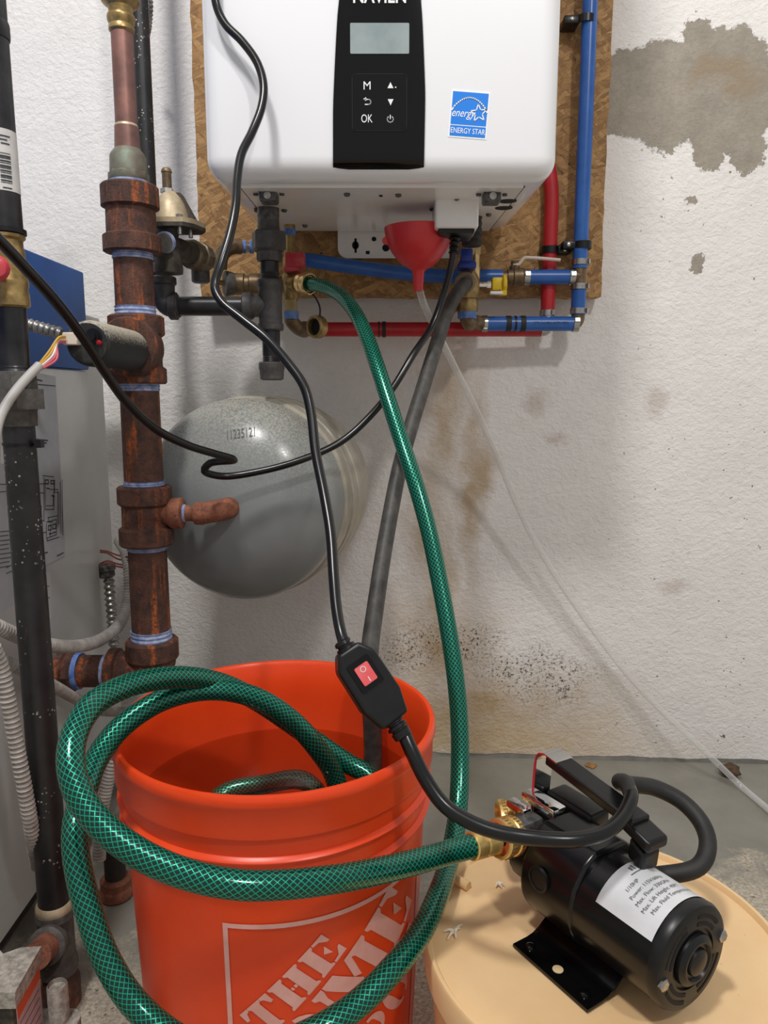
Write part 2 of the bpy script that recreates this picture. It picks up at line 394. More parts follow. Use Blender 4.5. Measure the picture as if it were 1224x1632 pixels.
class MB:
    def __init__(s): s.v = []; s.f = []; s.uv = {}
    def add(s, vs, fs):
        o = len(s.v); s.v += [tuple(q) for q in vs]; s.f += [tuple(i+o for i in f) for f in fs]; return s
    def box(s, c, size, rot=None):
        c = Vector(c); hx, hy, hz = [q/2 for q in size]
        vs = [Vector((x, y, z)) for x in (-hx, hx) for y in (-hy, hy) for z in (-hz, hz)]
        if rot is not None: vs = [rot @ q for q in vs]
        return s.add([q+c for q in vs], [(0,1,3,2),(4,6,7,5),(0,4,5,1),(2,3,7,6),(0,2,6,4),(1,5,7,3)])
    def lathe(s, prof, org, axis=(0,0,1), seg=24, cap=True, phase=0.0):
        x, y, a = basis(axis); org = Vector(org); o = len(s.v); n = len(prof)
        for r, h in prof:
            for k in range(seg):
                t = 2*math.pi*k/seg+phase; s.v.append(tuple(org+a*h+(x*math.cos(t)+y*math.sin(t))*r))
        for i in range(n-1):
            for k in range(seg):
                k2 = (k+1) % seg; s.f.append((o+i*seg+k, o+i*seg+k2, o+(i+1)*seg+k2, o+(i+1)*seg+k))
        if cap:
            s.f.append(tuple(o+k for k in range(seg))[::-1]); s.f.append(tuple(o+(n-1)*seg+k for k in range(seg)))
        return s
    def tube(s, pts, r, seg=12, step=0.008, cap=True, smooth_path=True):
        P = crom(pts, step) if smooth_path else [Vector(p) for p in pts]
        o = len(s.v); n = len(P); T = []
        for i in range(n): T.append((P[min(i+1,n-1)]-P[max(i-1,0)]).normalized())
        x, y, a = basis(T[0]); L = 0.0; Ls = []
        for i in range(n):
            if i:
                L += (P[i]-P[i-1]).length
                q = T[i-1].rotation_difference(T[i]); x = (q @ x); x = (x-T[i]*x.dot(T[i])).normalized()
            yv = T[i].cross(x); Ls.append(L)
            rr = r(L) if callable(r) else r
            for k in range(seg):
                t = 2*math.pi*k/seg; s.v.append(tuple(P[i]+(x*math.cos(t)+yv*math.sin(t))*rr))
        for i in range(n-1):
            for k in range(seg):
                k2 = (k+1) % seg
                s.uv[len(s.f)] = ((k/seg, Ls[i]), ((k+1)/seg, Ls[i]), ((k+1)/seg, Ls[i+1]), (k/seg, Ls[i+1]))
                s.f.append((o+i*seg+k, o+i*seg+k2, o+(i+1)*seg+k2, o+(i+1)*seg+k))
        if cap:
            s.f.append(tuple(o+k for k in range(seg))[::-1]); s.f.append(tuple(o+(n-1)*seg+k for k in range(seg)))
        return s
    def prism(s, poly, org, ex, ey, depth, ez=None):
        """polygon in the (ex, ey) plane at org, thickened by depth along ez"""
        org, ex, ey = Vector(org), Vector(ex), Vector(ey); ez = Vector(ez) if ez is not None else ex.cross(ey).normalized()
        n = len(poly); a = [org+ex*p[0]+ey*p[1] for p in poly]; b = [q+ez*depth for q in a]
        fs = [tuple(range(n))[::-1], tuple(range(n, 2*n))]+[(i, (i+1) % n, n+(i+1) % n, n+i) for i in range(n)]
        return s.add(a+b, fs)
    def strip(s, pts, wd, ez, depth):
        """thin raised line of width wd along a polyline lying in the plane with normal ez"""
        ez = Vector(ez).normalized()
        for p, q in zip(pts[:-1], pts[1:]):
            p, q = Vector(p), Vector(q); d = (q-p)
            if d.length < 1e-7: continue
            d.normalize(); n = ez.cross(d)*wd/2
            a = [p-n-d*wd*0.3, q-n+d*wd*0.3, q+n+d*wd*0.3, p+n-d*wd*0.3]
            s.add(a+[k+ez*depth for k in a], [(3,2,1,0),(4,5,6,7),(0,1,5,4),(1,2,6,5),(2,3,7,6),(3,0,4,7)])
        return s
    def build(s, name, mat, parent=None, smooth=35, kind=None):
        assert max(max(f) for f in s.f) < len(s.v), name
        me = bpy.data.meshes.new(name); me.from_pydata(s.v, [], s.f)
        if s.uv:
            ul = me.uv_layers.new(name='UVMap')
            for p in me.polygons:
                u = s.uv.get(p.index)
                if u:
                    for li, q in zip(p.loop_indices, u): ul.data[li].uv = q
        bm = bmesh.new(); bm.from_mesh(me); bmesh.ops.recalc_face_normals(bm, faces=bm.faces[:]); bm.to_mesh(me); bm.free()
        return link(name, me, mat, parent, smooth, kind)
def link(name, me, mat, parent=None, smooth=35, kind=None):
    if smooth:
        me.polygons.foreach_set('use_smooth', [True]*len(me.polygons)); me.set_sharp_from_angle(angle=math.radians(smooth))
    me.materials.append(M[mat] if isinstance(mat, str) else mat)
    o = bpy.data.objects.new(name, me); col.objects.link(o); adopt(o, parent)
    if kind: o['kind'] = kind
    return o
def adopt(o, parent):
    if parent is None: return
    o.parent = parent                      # meshes are written in world coordinates; only the things' Empties are moved
    o.matrix_parent_inverse = Matrix.Translation(-parent.location) if parent.type == 'EMPTY' else Matrix.Identity(4)
def thing(name, label, cat, loc=(0,0,0), group=None):
    o = bpy.data.objects.new(name, None); o.empty_display_size = 0.02; o.location = loc; col.objects.link(o)
    return tag(o, label, cat, group)
def tag(o, label, cat, group=None):
    o['label'] = label; o['category'] = cat
    if group: o['group'] = group
    return o
def rbox(name, lo, hi, r, mat, parent=None, seg=3, fn=None, rot=None, piv=None):
    bm = bmesh.new(); bmesh.ops.create_cube(bm, size=1.0)
    lo, hi = Vector(lo), Vector(hi); c = (lo+hi)/2; d = hi-lo
    for v in bm.verts: v.co = Vector((v.co.x*d.x, v.co.y*d.y, v.co.z*d.z))
    if r: bmesh.ops.bevel(bm, geom=bm.edges[:], offset=r, segments=seg, profile=0.5, affect='EDGES')
    for v in bm.verts:
        q = v.co
        if rot is not None: q = rot @ q
        v.co = q+c
        if fn: v.co = Vector(fn(v.co))
    me = bpy.data.meshes.new(name); bm.to_mesh(me); bm.free()
    return link(name, me, mat, parent, 40)
def text2d(body, size, shear=0.0, bold=0.0, align='CENTER'):
    cu = bpy.data.curves.new('t', 'FONT'); cu.body = body; cu.size = size; cu.align_x = align; cu.align_y = 'CENTER'; cu.shear = shear; cu.offset = bold; cu.resolution_u = 3
    o = bpy.data.objects.new('t', cu); col.objects.link(o)
    dg = bpy.context.evaluated_depsgraph_get(); me = bpy.data.meshes.new_from_object(o.evaluated_get(dg))
    vs = [tuple(v.co) for v in me.vertices]; fs = [tuple(p.vertices) for p in me.polygons]
    bpy.data.objects.remove(o); bpy.data.curves.remove(cu); bpy.data.meshes.remove(me)
    return vs, fs
def text(name, body, size, org, ex, ey, mat, parent, shear=0.0, bold=0.0, sx=1.0, align='CENTER'):
    vs, fs = text2d(body, size, shear, bold, align); org, ex, ey = Vector(org), Vector(ex), Vector(ey)
    mb = MB(); mb.add([org+ex*v[0]*sx+ey*v[1] for v in vs], fs)
    return mb.build(name, mat, parent, 0)
def vlathe(mb, X, Y, prof, seg=24, phase=0.0):
    """vertical turned piece at (X, Y): prof = [(picture y, half width in pixels)]"""
    return mb.lathe([(hw*SC(py, Y), ZY(py, Y)) for py, hw in prof], (X, Y, 0), (0,0,1), seg, True, phase)
def circ(n, r, a0=0.0, a1=2*math.pi, cx=0, cy=0, ry=None):
    return [(cx+r*math.cos(a0+(a1-a0)*i/n), cy+(ry or r)*math.sin(a0+(a1-a0)*i/n)) for i in range(n)]
def rrect(w_, h, r, n=4):
    out = []
    for cx, cy, a in ((w_/2-r, h/2-r, 0), (-w_/2+r, h/2-r, 90), (-w_/2+r, -h/2+r, 180), (w_/2-r, -h/2+r, 270)):
        for i in range(n+1):
            t = math.radians(a+90*i/n); out.append((cx+r*math.cos(t), cy+r*math.sin(t)))
    return out
def ribs(r, amp, pitch): return lambda L: r+amp*math.sin(2*math.pi*L/pitch)
EX, EY, EZ = Vector((1,0,0)), Vector((0,1,0)), Vector((0,0,1))
# ================================================================ THE SETTING
def WALLY(x): return 1.345-0.05*(x-0.15)
mb = MB(); nx, nz = 60, 60
x0, x1 = -2.2, 2.2
mb.add([(x0, WALLY(x0), -0.02), (x1, WALLY(x1), -0.02), (x1, WALLY(x1), 2.6), (x0, WALLY(x0), 2.6),
        (x0, WALLY(x0)+0.15, -0.02), (x1, WALLY(x1)+0.15, -0.02), (x1, WALLY(x1)+0.15, 2.6), (x0, WALLY(x0)+0.15, 2.6)],
       [(0,1,2,3),(5,4,7,6),(4,0,3,7),(1,5,6,2),(3,2,6,7),(4,5,1,0)])
o = mb.build('wall_back', 'wall', None, 0); o['kind'] = 'structure'; o['label'] = 'white painted stucco wall with damp stains and a flaked cement patch'
mb = MB(); mb.box((0, 0.2, -0.05), (4.4, 3.4, 0.1)); o = mb.build('floor', 'floor', None, 0); o['kind'] = 'structure'; o['label'] = 'grey painted concrete floor, worn bare in front'
# low uneven grey seam of floor paint climbing the foot of the wall
mb = MB(); pts = []
n = 110
for i in range(n+1):
    x = -1.2+2.4*i/n; h = 0.005+0.0012*math.sin(x*31)+0.001*math.sin(x*83+1)
    pts.append((x, h))
vs = []; fs = []
for i, (x, h) in enumerate(pts):
    y = WALLY(x); vs += [(x, y-0.006, 0.0), (x, y-0.0025, h), (x, y+0.002, h+0.001)]
    if i: a = (i-1)*3; fs += [(a, a+3, a+4, a+1), (a+1, a+4, a+5, a+2)]
mb.add(vs, fs); o = mb.build('baseboard_back', simple('floor_paint_seam', C(104,101,94), C(86,83,76), 40, rough=0.5), None, 40); o['kind'] = 'structure'; o['label'] = 'grey floor paint edge along the foot of the wall'

# ================================================================ BACKING BOARD
def board():
    l0, r0 = W(309, 150, 1.302).x, W(966, 250, 1.302).x
    zb = ZY(473, 1.302)
    n = 40; poly = []
    rr = random.Random(3)
    for i in range(n+1): poly.append((l0+0.0015*rr.uniform(-1,1), 1.75-(1.75-zb)*i/n))
    for i in range(1, n): poly.append((l0+(r0-l0)*i/n, zb+0.0015*rr.uniform(-1,1)))
    for i in range(n+1): poly.append((r0+0.0015*rr.uniform(-1,1), zb+(1.75-zb)*i/n))
    mb = MB(); mb.prism(poly, (0, 1.300, 0), EX, EZ, 0.030, EY)
    return tag(mb.build('osb_board', 'osb', None, 0), 'brown strand board fixed on the wall behind the white water heater', 'board')
board()

# ================================================================ WATER HEATER
HF = 0.925          # depth of its front face
H = thing('water_heater', 'white wall-hung tankless water heater with black control panel', 'water heater', (0, 1.1, 0.93))
hx0, hx1 = W(322, 200, HF).x, W(893, 200, HF).x
def sag(p): 
    if p.z < 0.99: p.z += 0.014*max(0.0, (p.y-0.96)/0.33)
    return p
rbox('cover', (hx0, HF, 0.929), (hx1, 1.287, 1.62), 0.024, 'white_enamel', H, 6, sag)
def under(y): return 0.929+0.014*max(0.0, (y-0.96)/0.33)      # height of the underside at depth y
def upoint(px, py):
    for i in range(160):
        y = 0.95+0.34*i/159
        if W(px, py, y).z >= under(y): return W(px, py, y)
    return W(px, py, 1.28)
ux0, ux1 = hx0+0.036, hx1-0.034
mb = MB(); vs = []
for (xa, ya) in ((ux0, 0.962), (ux1, 0.962), (ux1, 1.27), (ux0, 1.27)): vs.append((xa, ya, under(ya)-0.0022))
vs += [(a, b, c+0.004) for a, b, c in vs]
mb.add(vs, [(3,2,1,0),(4,5,6,7),(0,1,5,4),(1,2,6,5),(2,3,7,6),(3,0,4,7)])
mb.build('base_panel', 'white_sheet', H, 0)
for xa in (ux0-0.0012, ux1+0.0012):
    m_ = MB(); m_.strip([(xa, 0.962, under(0.962)-0.0004), (xa, 1.27, under(1.27)-0.0004)], 0.0016, (0,0,-1), 0.0006); m_.build('seam', 'dark_hole', H, 0)
# black control panel with bowed sides, folding back under the front edge
def ppx(py):
    l = 540-9.5*min(1, max(0, py)/170)**0.7 if py < 170 else 530.5
    r = 671+7*min(1, max(0, py)/150)**0.7 if py < 150 else 678-2.2*(py-150)/120
    return l, r
rows = [-140,-70,-30,0,20,40,60,80,100,120,140,160,180,200,220,235,246,253,259,264,268,271,273]
vs = []; ncol = 6
for py in rows:
    l, r = ppx(py)
    k = max(0.0, (py-250)/23.0); y = HF-0.0045+0.012*k*k
    for j in range(ncol+1):
        px = l+(r-l)*j/ncol; q = W(px, py, y); e = 1-abs(2*j/ncol-1)
        vs.append((q.x, q.y+(0.002 if e == 0 else 0), q.z))
nr = len(rows); back = [(x, HF+0.014, z+(0.0 if i < (nr-1)*(ncol+1) else 0.001)) for i, (x, y, z) in enumerate(vs)]
fs = []; nn = len(vs); wd = ncol+1
for i in range(nr-1):
    for j in range(ncol): a = i*wd+j; fs += [(a, a+1, a+wd+1, a+wd), (nn+a+wd, nn+a+wd+1, nn+a+1, nn+a)]
    for j in (0, ncol): a = i*wd+j; fs.append((a, a+wd, nn+a+wd, nn+a))
for j in range(ncol):
    for i in (0, nr-1): a = i*wd+j; fs.append((a, a+1, nn+a+1, nn+a))
mb = MB(); mb.add(vs+back, fs); PANEL = mb.build('control_panel', 'black_gloss', H, 30)
PF = HF-0.0046
def onpanel(px, py, d=0.0): return W(px, py, PF-d)
def pplate(name, px0, px1, py0, py1, r, mat, parent, d=0.0008, thick=0.0012, y=None):
    y = PF if y is None else y
    a, b = W(px0, py0, y), W(px1, py1, y); c = (a+b)/2
    mb = MB(); mb.prism(rrect(abs(b.x-a.x), abs(a.z-b.z), r), (c.x, y-d, c.z), EX, EZ, thick, EY)
    return mb.build(name, mat, parent, 30)
S = pplate('display_screen', 558, 652, 37, 86, 0.0012, 'lcd', PANEL)
K = pplate('button_pad', 562, 647, 119, 208, 0.003, 'black_key', PANEL, 0.0006)
mb = MB()
a, b = W(562, 119, PF), W(647, 208, PF); c = (a+b)/2; out = rrect(b.x-a.x+0.0012, a.z-b.z+0.0012, 0.0034)
ps = [(c.x+q[0], PF-0.0002, c.z+q[1]) for q in out]; mb.strip(ps+[ps[0]], 0.0007, (0,-1,0), 0.0005); mb.build('pad_edge', 'dark_hole', PANEL, 0)
def mark(name, polys):
    mb = MB()
    for p in polys: mb.prism([(q[0], q[1]) for q in p], (0, PF-0.0010, 0), EX, EZ, 0.0003, EY)
    return mb.build(name, 'print_white', PANEL, 0)
def P2(px, py): q = onpanel(px, py); return (q.x, q.z)
text('letter_m', 'M', 0.0125, onpanel(585, 137, 0.0011), EX, EZ, 'print_white', PANEL)
text('letters_ok', 'OK', 0.0125, onpanel(584.5, 189.5, 0.0011), EX, EZ, 'print_white', PANEL, sx=0.72)
mark('up_arrow', [[P2(617.5,141), P2(627,141), P2(622.3,131.5)]])
mark('dot', [[P2(629.5,140.5), P2(631.5,140.5), P2(631.5,138.6), P2(629.5,138.6)]])
mark('down_arrow', [[P2(618,158.5), P2(627,158.5), P2(622.5,168.5)]])
mb = MB(); arc = [onpanel(581,158.5,0.0009), onpanel(587,158.5,0.0009)]+[onpanel(587+4*math.sin(math.pi*i/8), 162.5-4*math.cos(math.pi*i/8), 0.0009) for i in range(1,9)]+[onpanel(582,166.5,0.0009)]
mb.strip(arc, 0.0011, (0,-1,0), 0.0003); mb.prism([P2(579,158.5), P2(583.5,155.3), P2(583.5,161.7)], (0, PF-0.0012, 0), EX, EZ, 0.0003, EY); mb.build('return_arrow', 'print_white', PANEL, 0)
mb = MB(); mb.strip([onpanel(622+4.8*math.sin(t), 190-4.8*math.cos(t), 0.0009) for t in [math.radians(38+284*i/16) for i in range(17)]], 0.0010, (0,-1,0), 0.0003)
mb.strip([onpanel(622,183.6,0.0009), onpanel(622,189.5,0.0009)], 0.0010, (0,-1,0), 0.0003); mb.build('power_mark', 'print_white', PANEL, 0)
text('brand_lettering', 'NAVIEN', 0.0205, onpanel(605, -5.5, 0.0009), EX, EZ, 'print_white', PANEL, bold=0.0004, sx=0.83)
# efficiency sticker, stuck on slightly crooked
ce = W(747.5, 183, HF); an = math.radians(-4.2)
sx_, sz_ = Vector((math.cos(an), 0, math.sin(an))), Vector((-math.sin(an), 0, math.cos(an)))
def splate(name, u0, u1, v0, v1, mat, d, parent):
    mb = MB(); mb.prism([(u0,v0),(u1,v0),(u1,v1),(u0,v1)], ce-EY*d, sx_, sz_, 0.0003, EY); return mb.build(name, mat, parent, 0)
STK = splate('energy_sticker', -0.0222, 0.0222, -0.0255, 0.0255, 'sticker_white', 0.0005, H)
splate('blue_field', -0.0205, 0.0205, -0.0113, 0.0238, 'sticker_blue', 0.0008, STK)
splate('blue_footer', -0.0205, 0.0205, -0.0238, -0.0125, 'sticker_blue', 0.0008, STK)
def SP(u, v, d=0.0011): return ce-EY*d+sx_*u+sz_*v
mb = MB(); mb.strip([SP(-0.0203+0.0406*i/20, 0.0035+0.0145*math.sin(math.pi*i/20)**0.75) for i in range(21)], 0.0014, (0,-1,0), 0.0002); mb.build('arc_mark', 'sticker_white', STK, 0)
star = []
for i in range(11):
    a_ = math.radians(98+36*i); r_ = 0.0098 if i % 2 == 0 else 0.0042
    star.append(SP(0.0108+r_*math.cos(a_), 0.0022+r_*math.sin(a_)))
mb = MB(); mb.strip(star, 0.0011, (0,-1,0), 0.0002); mb.build('star_mark', 'sticker_white', STK, 0)
text('script_word', 'energy', 0.0125, SP(-0.0075, 0.0008), sx_, sz_, 'sticker_white', STK, shear=0.35, sx=0.78)
text('footer_words', 'ENERGY STAR', 0.0085, SP(0, -0.0182), sx_, sz_, 'sticker_white', STK, sx=0.74)
# hardware under the case
def latch(px, py):
    q = upoint(px, py); z = q.z-0.002
    L_ = rbox('latch', (q.x-0.011, q.y-0.014, z-0.012), (q.x+0.011, q.y+0.012, z+0.002), 0.003, 'zinc', H, 2)
    mb = MB(); mb.lathe([(0.0045,0),(0.0045,0.004),(0.002,0.004)], (q.x, q.y-0.0135, z-0.006), (0,-1,0), 12); mb.build('rivet', 'stainless', L_)
    for sx in (-1, 1):
        mb = MB(); mb.lathe([(0.0032,0),(0.0032,0.004)], (q.x+sx*0.0165, q.y-0.004, z+0.001), (0,0,-1), 8); mb.build('screw', 'zinc', L_)
    mb = MB(); mb.strip([(q.x-0.010, q.y-0.0145, z-0.001), (q.x-0.010, q.y-0.018, z+0.0005), (q.x+0.012, q.y-0.018, z+0.0005)], 0.0012, (0,0,-1), 0.001); mb.build('hook', 'dark_hole', L_)
latch(429, 306); latch(783, 307)
for px, py in ((553,305),(689,329),(635,306),(486,356),(409,331),(453,331),(779,338)):
    q = upoint(px, py); mb = MB(); mb.lathe([(0.0040,0),(0.0040,0.0035),(0.0028,0.005)], (q.x, q.y, q.z-0.001), (0,0,-1), 8); mb.build('screw', 'zinc', H)
for px, py in ((809,317),(803,328)):
    q = upoint(px, py); mb = MB(); mb.lathe([(0.0120,0),(0.0120,0.0008)], (q.x, q.y, under(q.y)-0.0019), (0,0,-1), 24); mb.build('knockout_hole', 'dark_hole', H)
q = upoint(607, 308); mb = MB(); mb.lathe([(0.0026,0),(0.0026,0.003)], (q.x, q.y, q.z-0.001), (0,0,-1), 6); mb.build('drain_plug', 'dark_hole', H)
# wall bracket hanging below the case
by = 1.283; a, b = W(538, 355, by), W(716, 411.5, by)
poly = [(a.x, 0.955), (b.x, 0.955), (b.x, b.z)]+[(a.x+0.016-0.016*math.sin(t), b.z+0.016-0.016*math.cos(t)) for t in [math.pi/2*i/6 for i in range(7)]]
mb = MB(); mb.prism(poly, (0, by, 0), EX, EZ, 0.003, EY); BR = mb.build('wall_bracket', 'white_sheet', H, 30)
def bhole(pl): 
    mb = MB(); mb.prism([(W(x,y,by).x, W(x,y,by).z) for x, y in pl], (0, by-0.0006, 0), EX, EZ, 0.0010, EY); mb.build('slot', 'dark_hole', BR, 0)
bhole(circ(14, 5.5, cx=566.5, cy=391, ry=6.5)); bhole([(565,380),(568.5,380),(568.5,403),(565,403)])
bhole(circ(10, 3.8, cx=596, cy=381)); bhole([(583,400),(589,400),(589,405),(583,405)]); bhole(circ(10, 6, cx=615, cy=395))
# cable junction box
jq = W(729, 312, 1.03)
J = rbox('junction_box', (jq.x-0.0285, 1.03, ZY(363, 1.03)), (jq.x+0.0285, 1.10, under(1.05)), 0.004, 'white_sheet', H, 3)
rbox('cable_gland', (jq.x-0.024, 1.034, ZY(372, 1.034)), (jq.x+0.024, 1.09, ZY(361.5, 1.034)), 0.003, 'black_plastic', J, 2)
mb = MB(); mb.lathe([(0.0042,0),(0.0042,0.004),(0.003,0.005)], (W(728,314,1.03).x, 1.031, ZY(315, 1.03)), (0,-1,0), 8); mb.build('screw', 'zinc', J)
# ribbed dark cap under the heater
cq = W(752, 372, 1.15); mb = MB()
mb.lathe([(0.0135+0.0016*(i % 2), 0.0045*i) for i in range(11)]+[(0.010, 0.05)], (cq.x, 1.15, cq.z-0.018), (0,0,1), 20); mb.build('ribbed_cap', 'black_rubber', H)

# ================================================================ HEATER POWER CORD
mb = MB(); cr = 0.0047
cord_pts = [W(725,370,1.06), W(724,395,1.058), W(719,425,1.06), W(705,475,1.07), W(688,520,1.06), W(660,563,1.03), W(625,620,1.01), W(590,663,1.0), W(545,703,0.985), W(480,733,0.965), W(415,751,0.955), W(355,759,0.945), W(326,751,0.93),
            W(335,738,0.92), W(373,733,0.91), W(345,724,0.888), W(300,710,0.858), W(250,685,0.825), W(205,645,0.785), W(165,590,0.74), W(130,535,0.70), W(90,482,0.66), W(45,432,0.625), W(0,384,0.595), W(-40,345,0.57)]
mb.tube(cord_pts, cr, 12, 0.006)
PC = tag(mb.build('power_cord', 'cord_black'), 'thin black power cord from the heater, drooping with a small kink over the grey tank', 'cord')
mb = MB(); mb.tube([W(725,371,1.06), W(724.5,385,1.059), W(723,404,1.058)], lambda L: 0.0062+0.0012*math.sin(L*2*math.pi/0.0062), 12, 0.0012); mb.build('strain_relief', 'black_plastic', PC)

# ================================================================ PEX PIPES AND FITTINGS UNDER THE HEATER
PY = 1.272; PR = 0.0118
def clamp(parent, c, axis, tab):
    mb = MB(); c = Vector(c); ax = Vector(axis)
    mb.lathe([(PR+0.0003,-0.0045),(PR+0.0016,-0.0045),(PR+0.0016,0.0045),(PR+0.0003,0.0045)], c, ax, 20, False)
    t = Vector(tab).normalized(); rt = Matrix((ax.normalized(), t.cross(ax.normalized()), t)).transposed()
    mb.box(c+t*(PR+0.003), (0.0075, 0.006, 0.004), rt)
    return mb.build('clamp_ring', 'stainless', parent)
def band(parent, c, axis, mat='black_rubber', wd=0.004):
    mb = MB(); mb.lathe([(PR-0.001,-wd),(PR+0.0012,-wd),(PR+0.0012,wd),(PR-0.001,wd)], c, axis, 20, False); return mb.build('band', mat, parent)
# cold riser on the right
CB = thing('cold_water_pipe', 'blue plastic water pipe rising beside the heater and running below it', 'pipe', W(930, 517, PY))
bx = W(929, 300, PY).x
mb = MB(); mb.lathe([(PR,0),(PR,1.7-ZY(428,PY))], (bx, PY, ZY(428, PY)), (0,0,1), 20); mb.build('riser', 'pex_blue', CB)
mb = MB(); mb.lathe([(PR,0),(PR,ZY(462,PY)-ZY(502,PY))], (bx, PY, ZY(502, PY)), (0,0,1), 20); mb.build('riser', 'pex_blue', CB)
mb = MB(); mb.lathe([(0.0105,0),(0.0105,ZY(420,PY)-ZY(468,PY))], (bx, PY, ZY(468, PY)), (0,0,1), 20)
mb.lathe([(0.0105,0),(0.0105,0.02)], (bx, PY, ZY(441, PY)), (-1,0,0), 20); mb.build('tee', 'bronze', CB)
for py in (418, 457, 496): clamp(CB, (bx, PY, ZY(py, PY)), (0,0,1), (0.8,-0.6,0))
e0 = ZY(516, PY)
mb = MB(); mb.tube([(bx, PY, ZY(502,PY)), (bx, PY, e0+0.008), (bx-0.0025, PY, e0+0.0025), (bx-0.008, PY, e0), (bx-0.02, PY, e0)], 0.0108, 16, 0.003); mb.build('elbow', 'bronze', CB)
xl, xr = W(775, 517, PY).x, W(921, 517, PY).x
mb = MB(); mb.lathe([(PR,0),(PR,xr-xl)], (xl, PY, e0), (1,0,0), 20); mb.build('lower_run', 'pex_blue', CB)
clamp(CB, (W(772,517,PY).x, PY, e0), (1,0,0), (0,-0.7,-0.7)); clamp(CB, (W(917,517,PY).x, PY, e0), (1,0,0), (0,-0.9,0.3))
for px in (810, 833): band(CB, (W(px,517,PY).x, PY, e0), (1,0,0))
band(CB, (W(821,517,PY).x, PY, e0), (1,0,0), 'black_plastic', 0.0015)
text('pipe_print', 'CTS 3/4 PEX ASTM F876', 0.0065, (W(876,517,PY).x, PY-PR-0.0004, e0), EX, EZ, 'ink', CB, sx=0.85)
# branch with the lever valve
BV = thing('ball_valve', 'ball valve with cream lever on the blue branch pipe', 'valve', W(822, 441, PY))
ze = ZY(441.5, PY)
mb = MB(); x_a, x_b = W(843,441,PY).x, W(913,441,PY).x; mb.lathe([(PR,0),(PR,x_b-x_a)], (x_a, PY, ze), (1,0,0), 20); mb.build('branch_pipe', 'pex_blue', BV)
for px in (839, 911): clamp(BV, (W(px,441,PY).x, PY, ze), (1,0,0), (0,-1,0.2))
mb = MB(); xa = W(797,441,PY).x
mb.lathe([(0.009,0),(0.009,0.012),(0.0125,0.012),(0.0125,0.02),(0.0145,0.022),(0.0145,0.036),(0.0125,0.038),(0.0125,0.044),(0.009,0.044),(0.009,0.06)], (xa, PY, ze), (1,0,0), 16); mb.build('body', 'bronze', BV)
mb = MB(); vlathe(mb, W(820,425,PY).x, PY, [(435,8),(424,8),(422,6),(416,6)], 10); mb.build('stem', 'bronze', BV)
lv = [W(818,423,PY-0.004), W(827,421,PY-0.005), W(835,411.5,PY-0.006), W(848,411,PY-0.007), W(893,414.5,PY-0.008)]
mb = MB(); mb.tube(lv, 0.0028, 10, 0.004); mb.build('lever', simple('lever_cream', C(206,192,178), rough=0.4), BV)
# slanting run and red collar
SB = thing('blue_crossing_pipe', 'slanting blue pipe behind the red funnel', 'pipe', W(600, 430, 1.265))
mb = MB(); mb.tube([W(486,414,1.262), W(560,425,1.265), W(640,435,1.268), W(708,440,1.27), W(800,441,1.272)], 0.0112, 18, 0.01); mb.build('run', 'pex_blue', SB)
# hot pipe
HP = thing('hot_water_pipe', 'red plastic hot water pipe bending along the foot of the board', 'pipe', W(870, 524, 1.285))
RY = 1.288; rx = W(876, 400, RY).x; zr = ZY(525, RY)
mb = MB(); mb.tube([(rx, RY, ZY(498,RY)), (rx, RY, ZY(400,RY)), (rx, RY, ZY(310,RY)), (rx-0.006, RY, ZY(270,RY)), (rx-0.026, RY, ZY(200,RY)), (rx-0.04, RY, ZY(120,RY)), (rx-0.045, RY, 1.7)], PR, 20, 0.01); mb.build('riser', 'pex_red', HP)
clamp(HP, (rx, RY, ZY(499,RY)), (0,0,1), (0.4,-0.9,0))
xa, xb = W(492,523,RY).x, W(862,525,RY).x
mb = MB(); mb.lathe([(PR,0),(PR,xb-xa)], (xa, RY, zr), (1,0,0), 20); mb.build('lower_run', 'pex_red', HP)
mb = MB(); mb.tube([(xb-0.005, RY, zr), (xb+0.006, RY, zr), (rx-0.001, RY, zr+0.004), (rx, RY, zr+0.012), (rx, RY, ZY(503,RY))], 0.0105, 16, 0.003); mb.build('elbow', 'stainless', HP)
clamp(HP, (W(486,523,RY).x, RY, zr), (1,0,0), (0,-1,0.2))
for px in (604, 612): band(HP, (W(px,523,RY).x, RY, zr), (1,0,0), 'black_rubber', 0.003 if px > 606 else 0.001)
mb = MB(); mb.lathe([(PR,0),(PR,0.012)], (W(479,523,RY).x, RY, zr), (1,0,0), 20); mb.build('stub', 'pex_red', HP)
# pipe clips
def clip(px, py, Y, wpx, label, scr):
    c = W(px, py, Y); s = SC(py, Y); R = thing('pipe_clip', label, 'pipe clip', c, 'black pipe clips on the board')
    mb = MB(); arc = [(0.0145*math.cos(t), 0.0145*math.sin(t)) for t in [math.radians(175+190*i/12) for i in range(13)]]
    inn = [(0.0122*math.cos(t), 0.0122*math.sin(t)) for t in [math.radians(365-190*i/12) for i in range(13)]]
    poly = [(0.0145, 0.022)]+[(0.0145,0.0)]+arc[::-1][1:-1]+[(-0.0145,0.0), (-0.0145,0.022), (-0.0122,0.022)]+inn[::-1][1:-1]+[(0.0122,0.022)]
    mb.prism(poly, (c.x, Y, c.z-0.0055), EX, EY, 0.011, EZ); mb.build('strap', 'black_plastic', R, 30)
    for i, (sx, dx) in enumerate(scr):
        rbox('ear', (c.x+dx-0.012, Y-0.006, c.z-0.006), (c.x+dx+0.012, Y+0.027, c.z+0.006), 0.002, 'black_plastic', R, 2)
        mb = MB(); mb.lathe([(0.0030,0),(0.0030,0.0012),(0.0012,0.0018)], (c.x+dx+sx, Y-0.006, c.z), (0,-1,0), 12); mb.build('screw', 'stainless', R)
clip(934, 33, PY, 25, 'upper black clip holding the blue riser pipe', ((0.0,-0.023),))
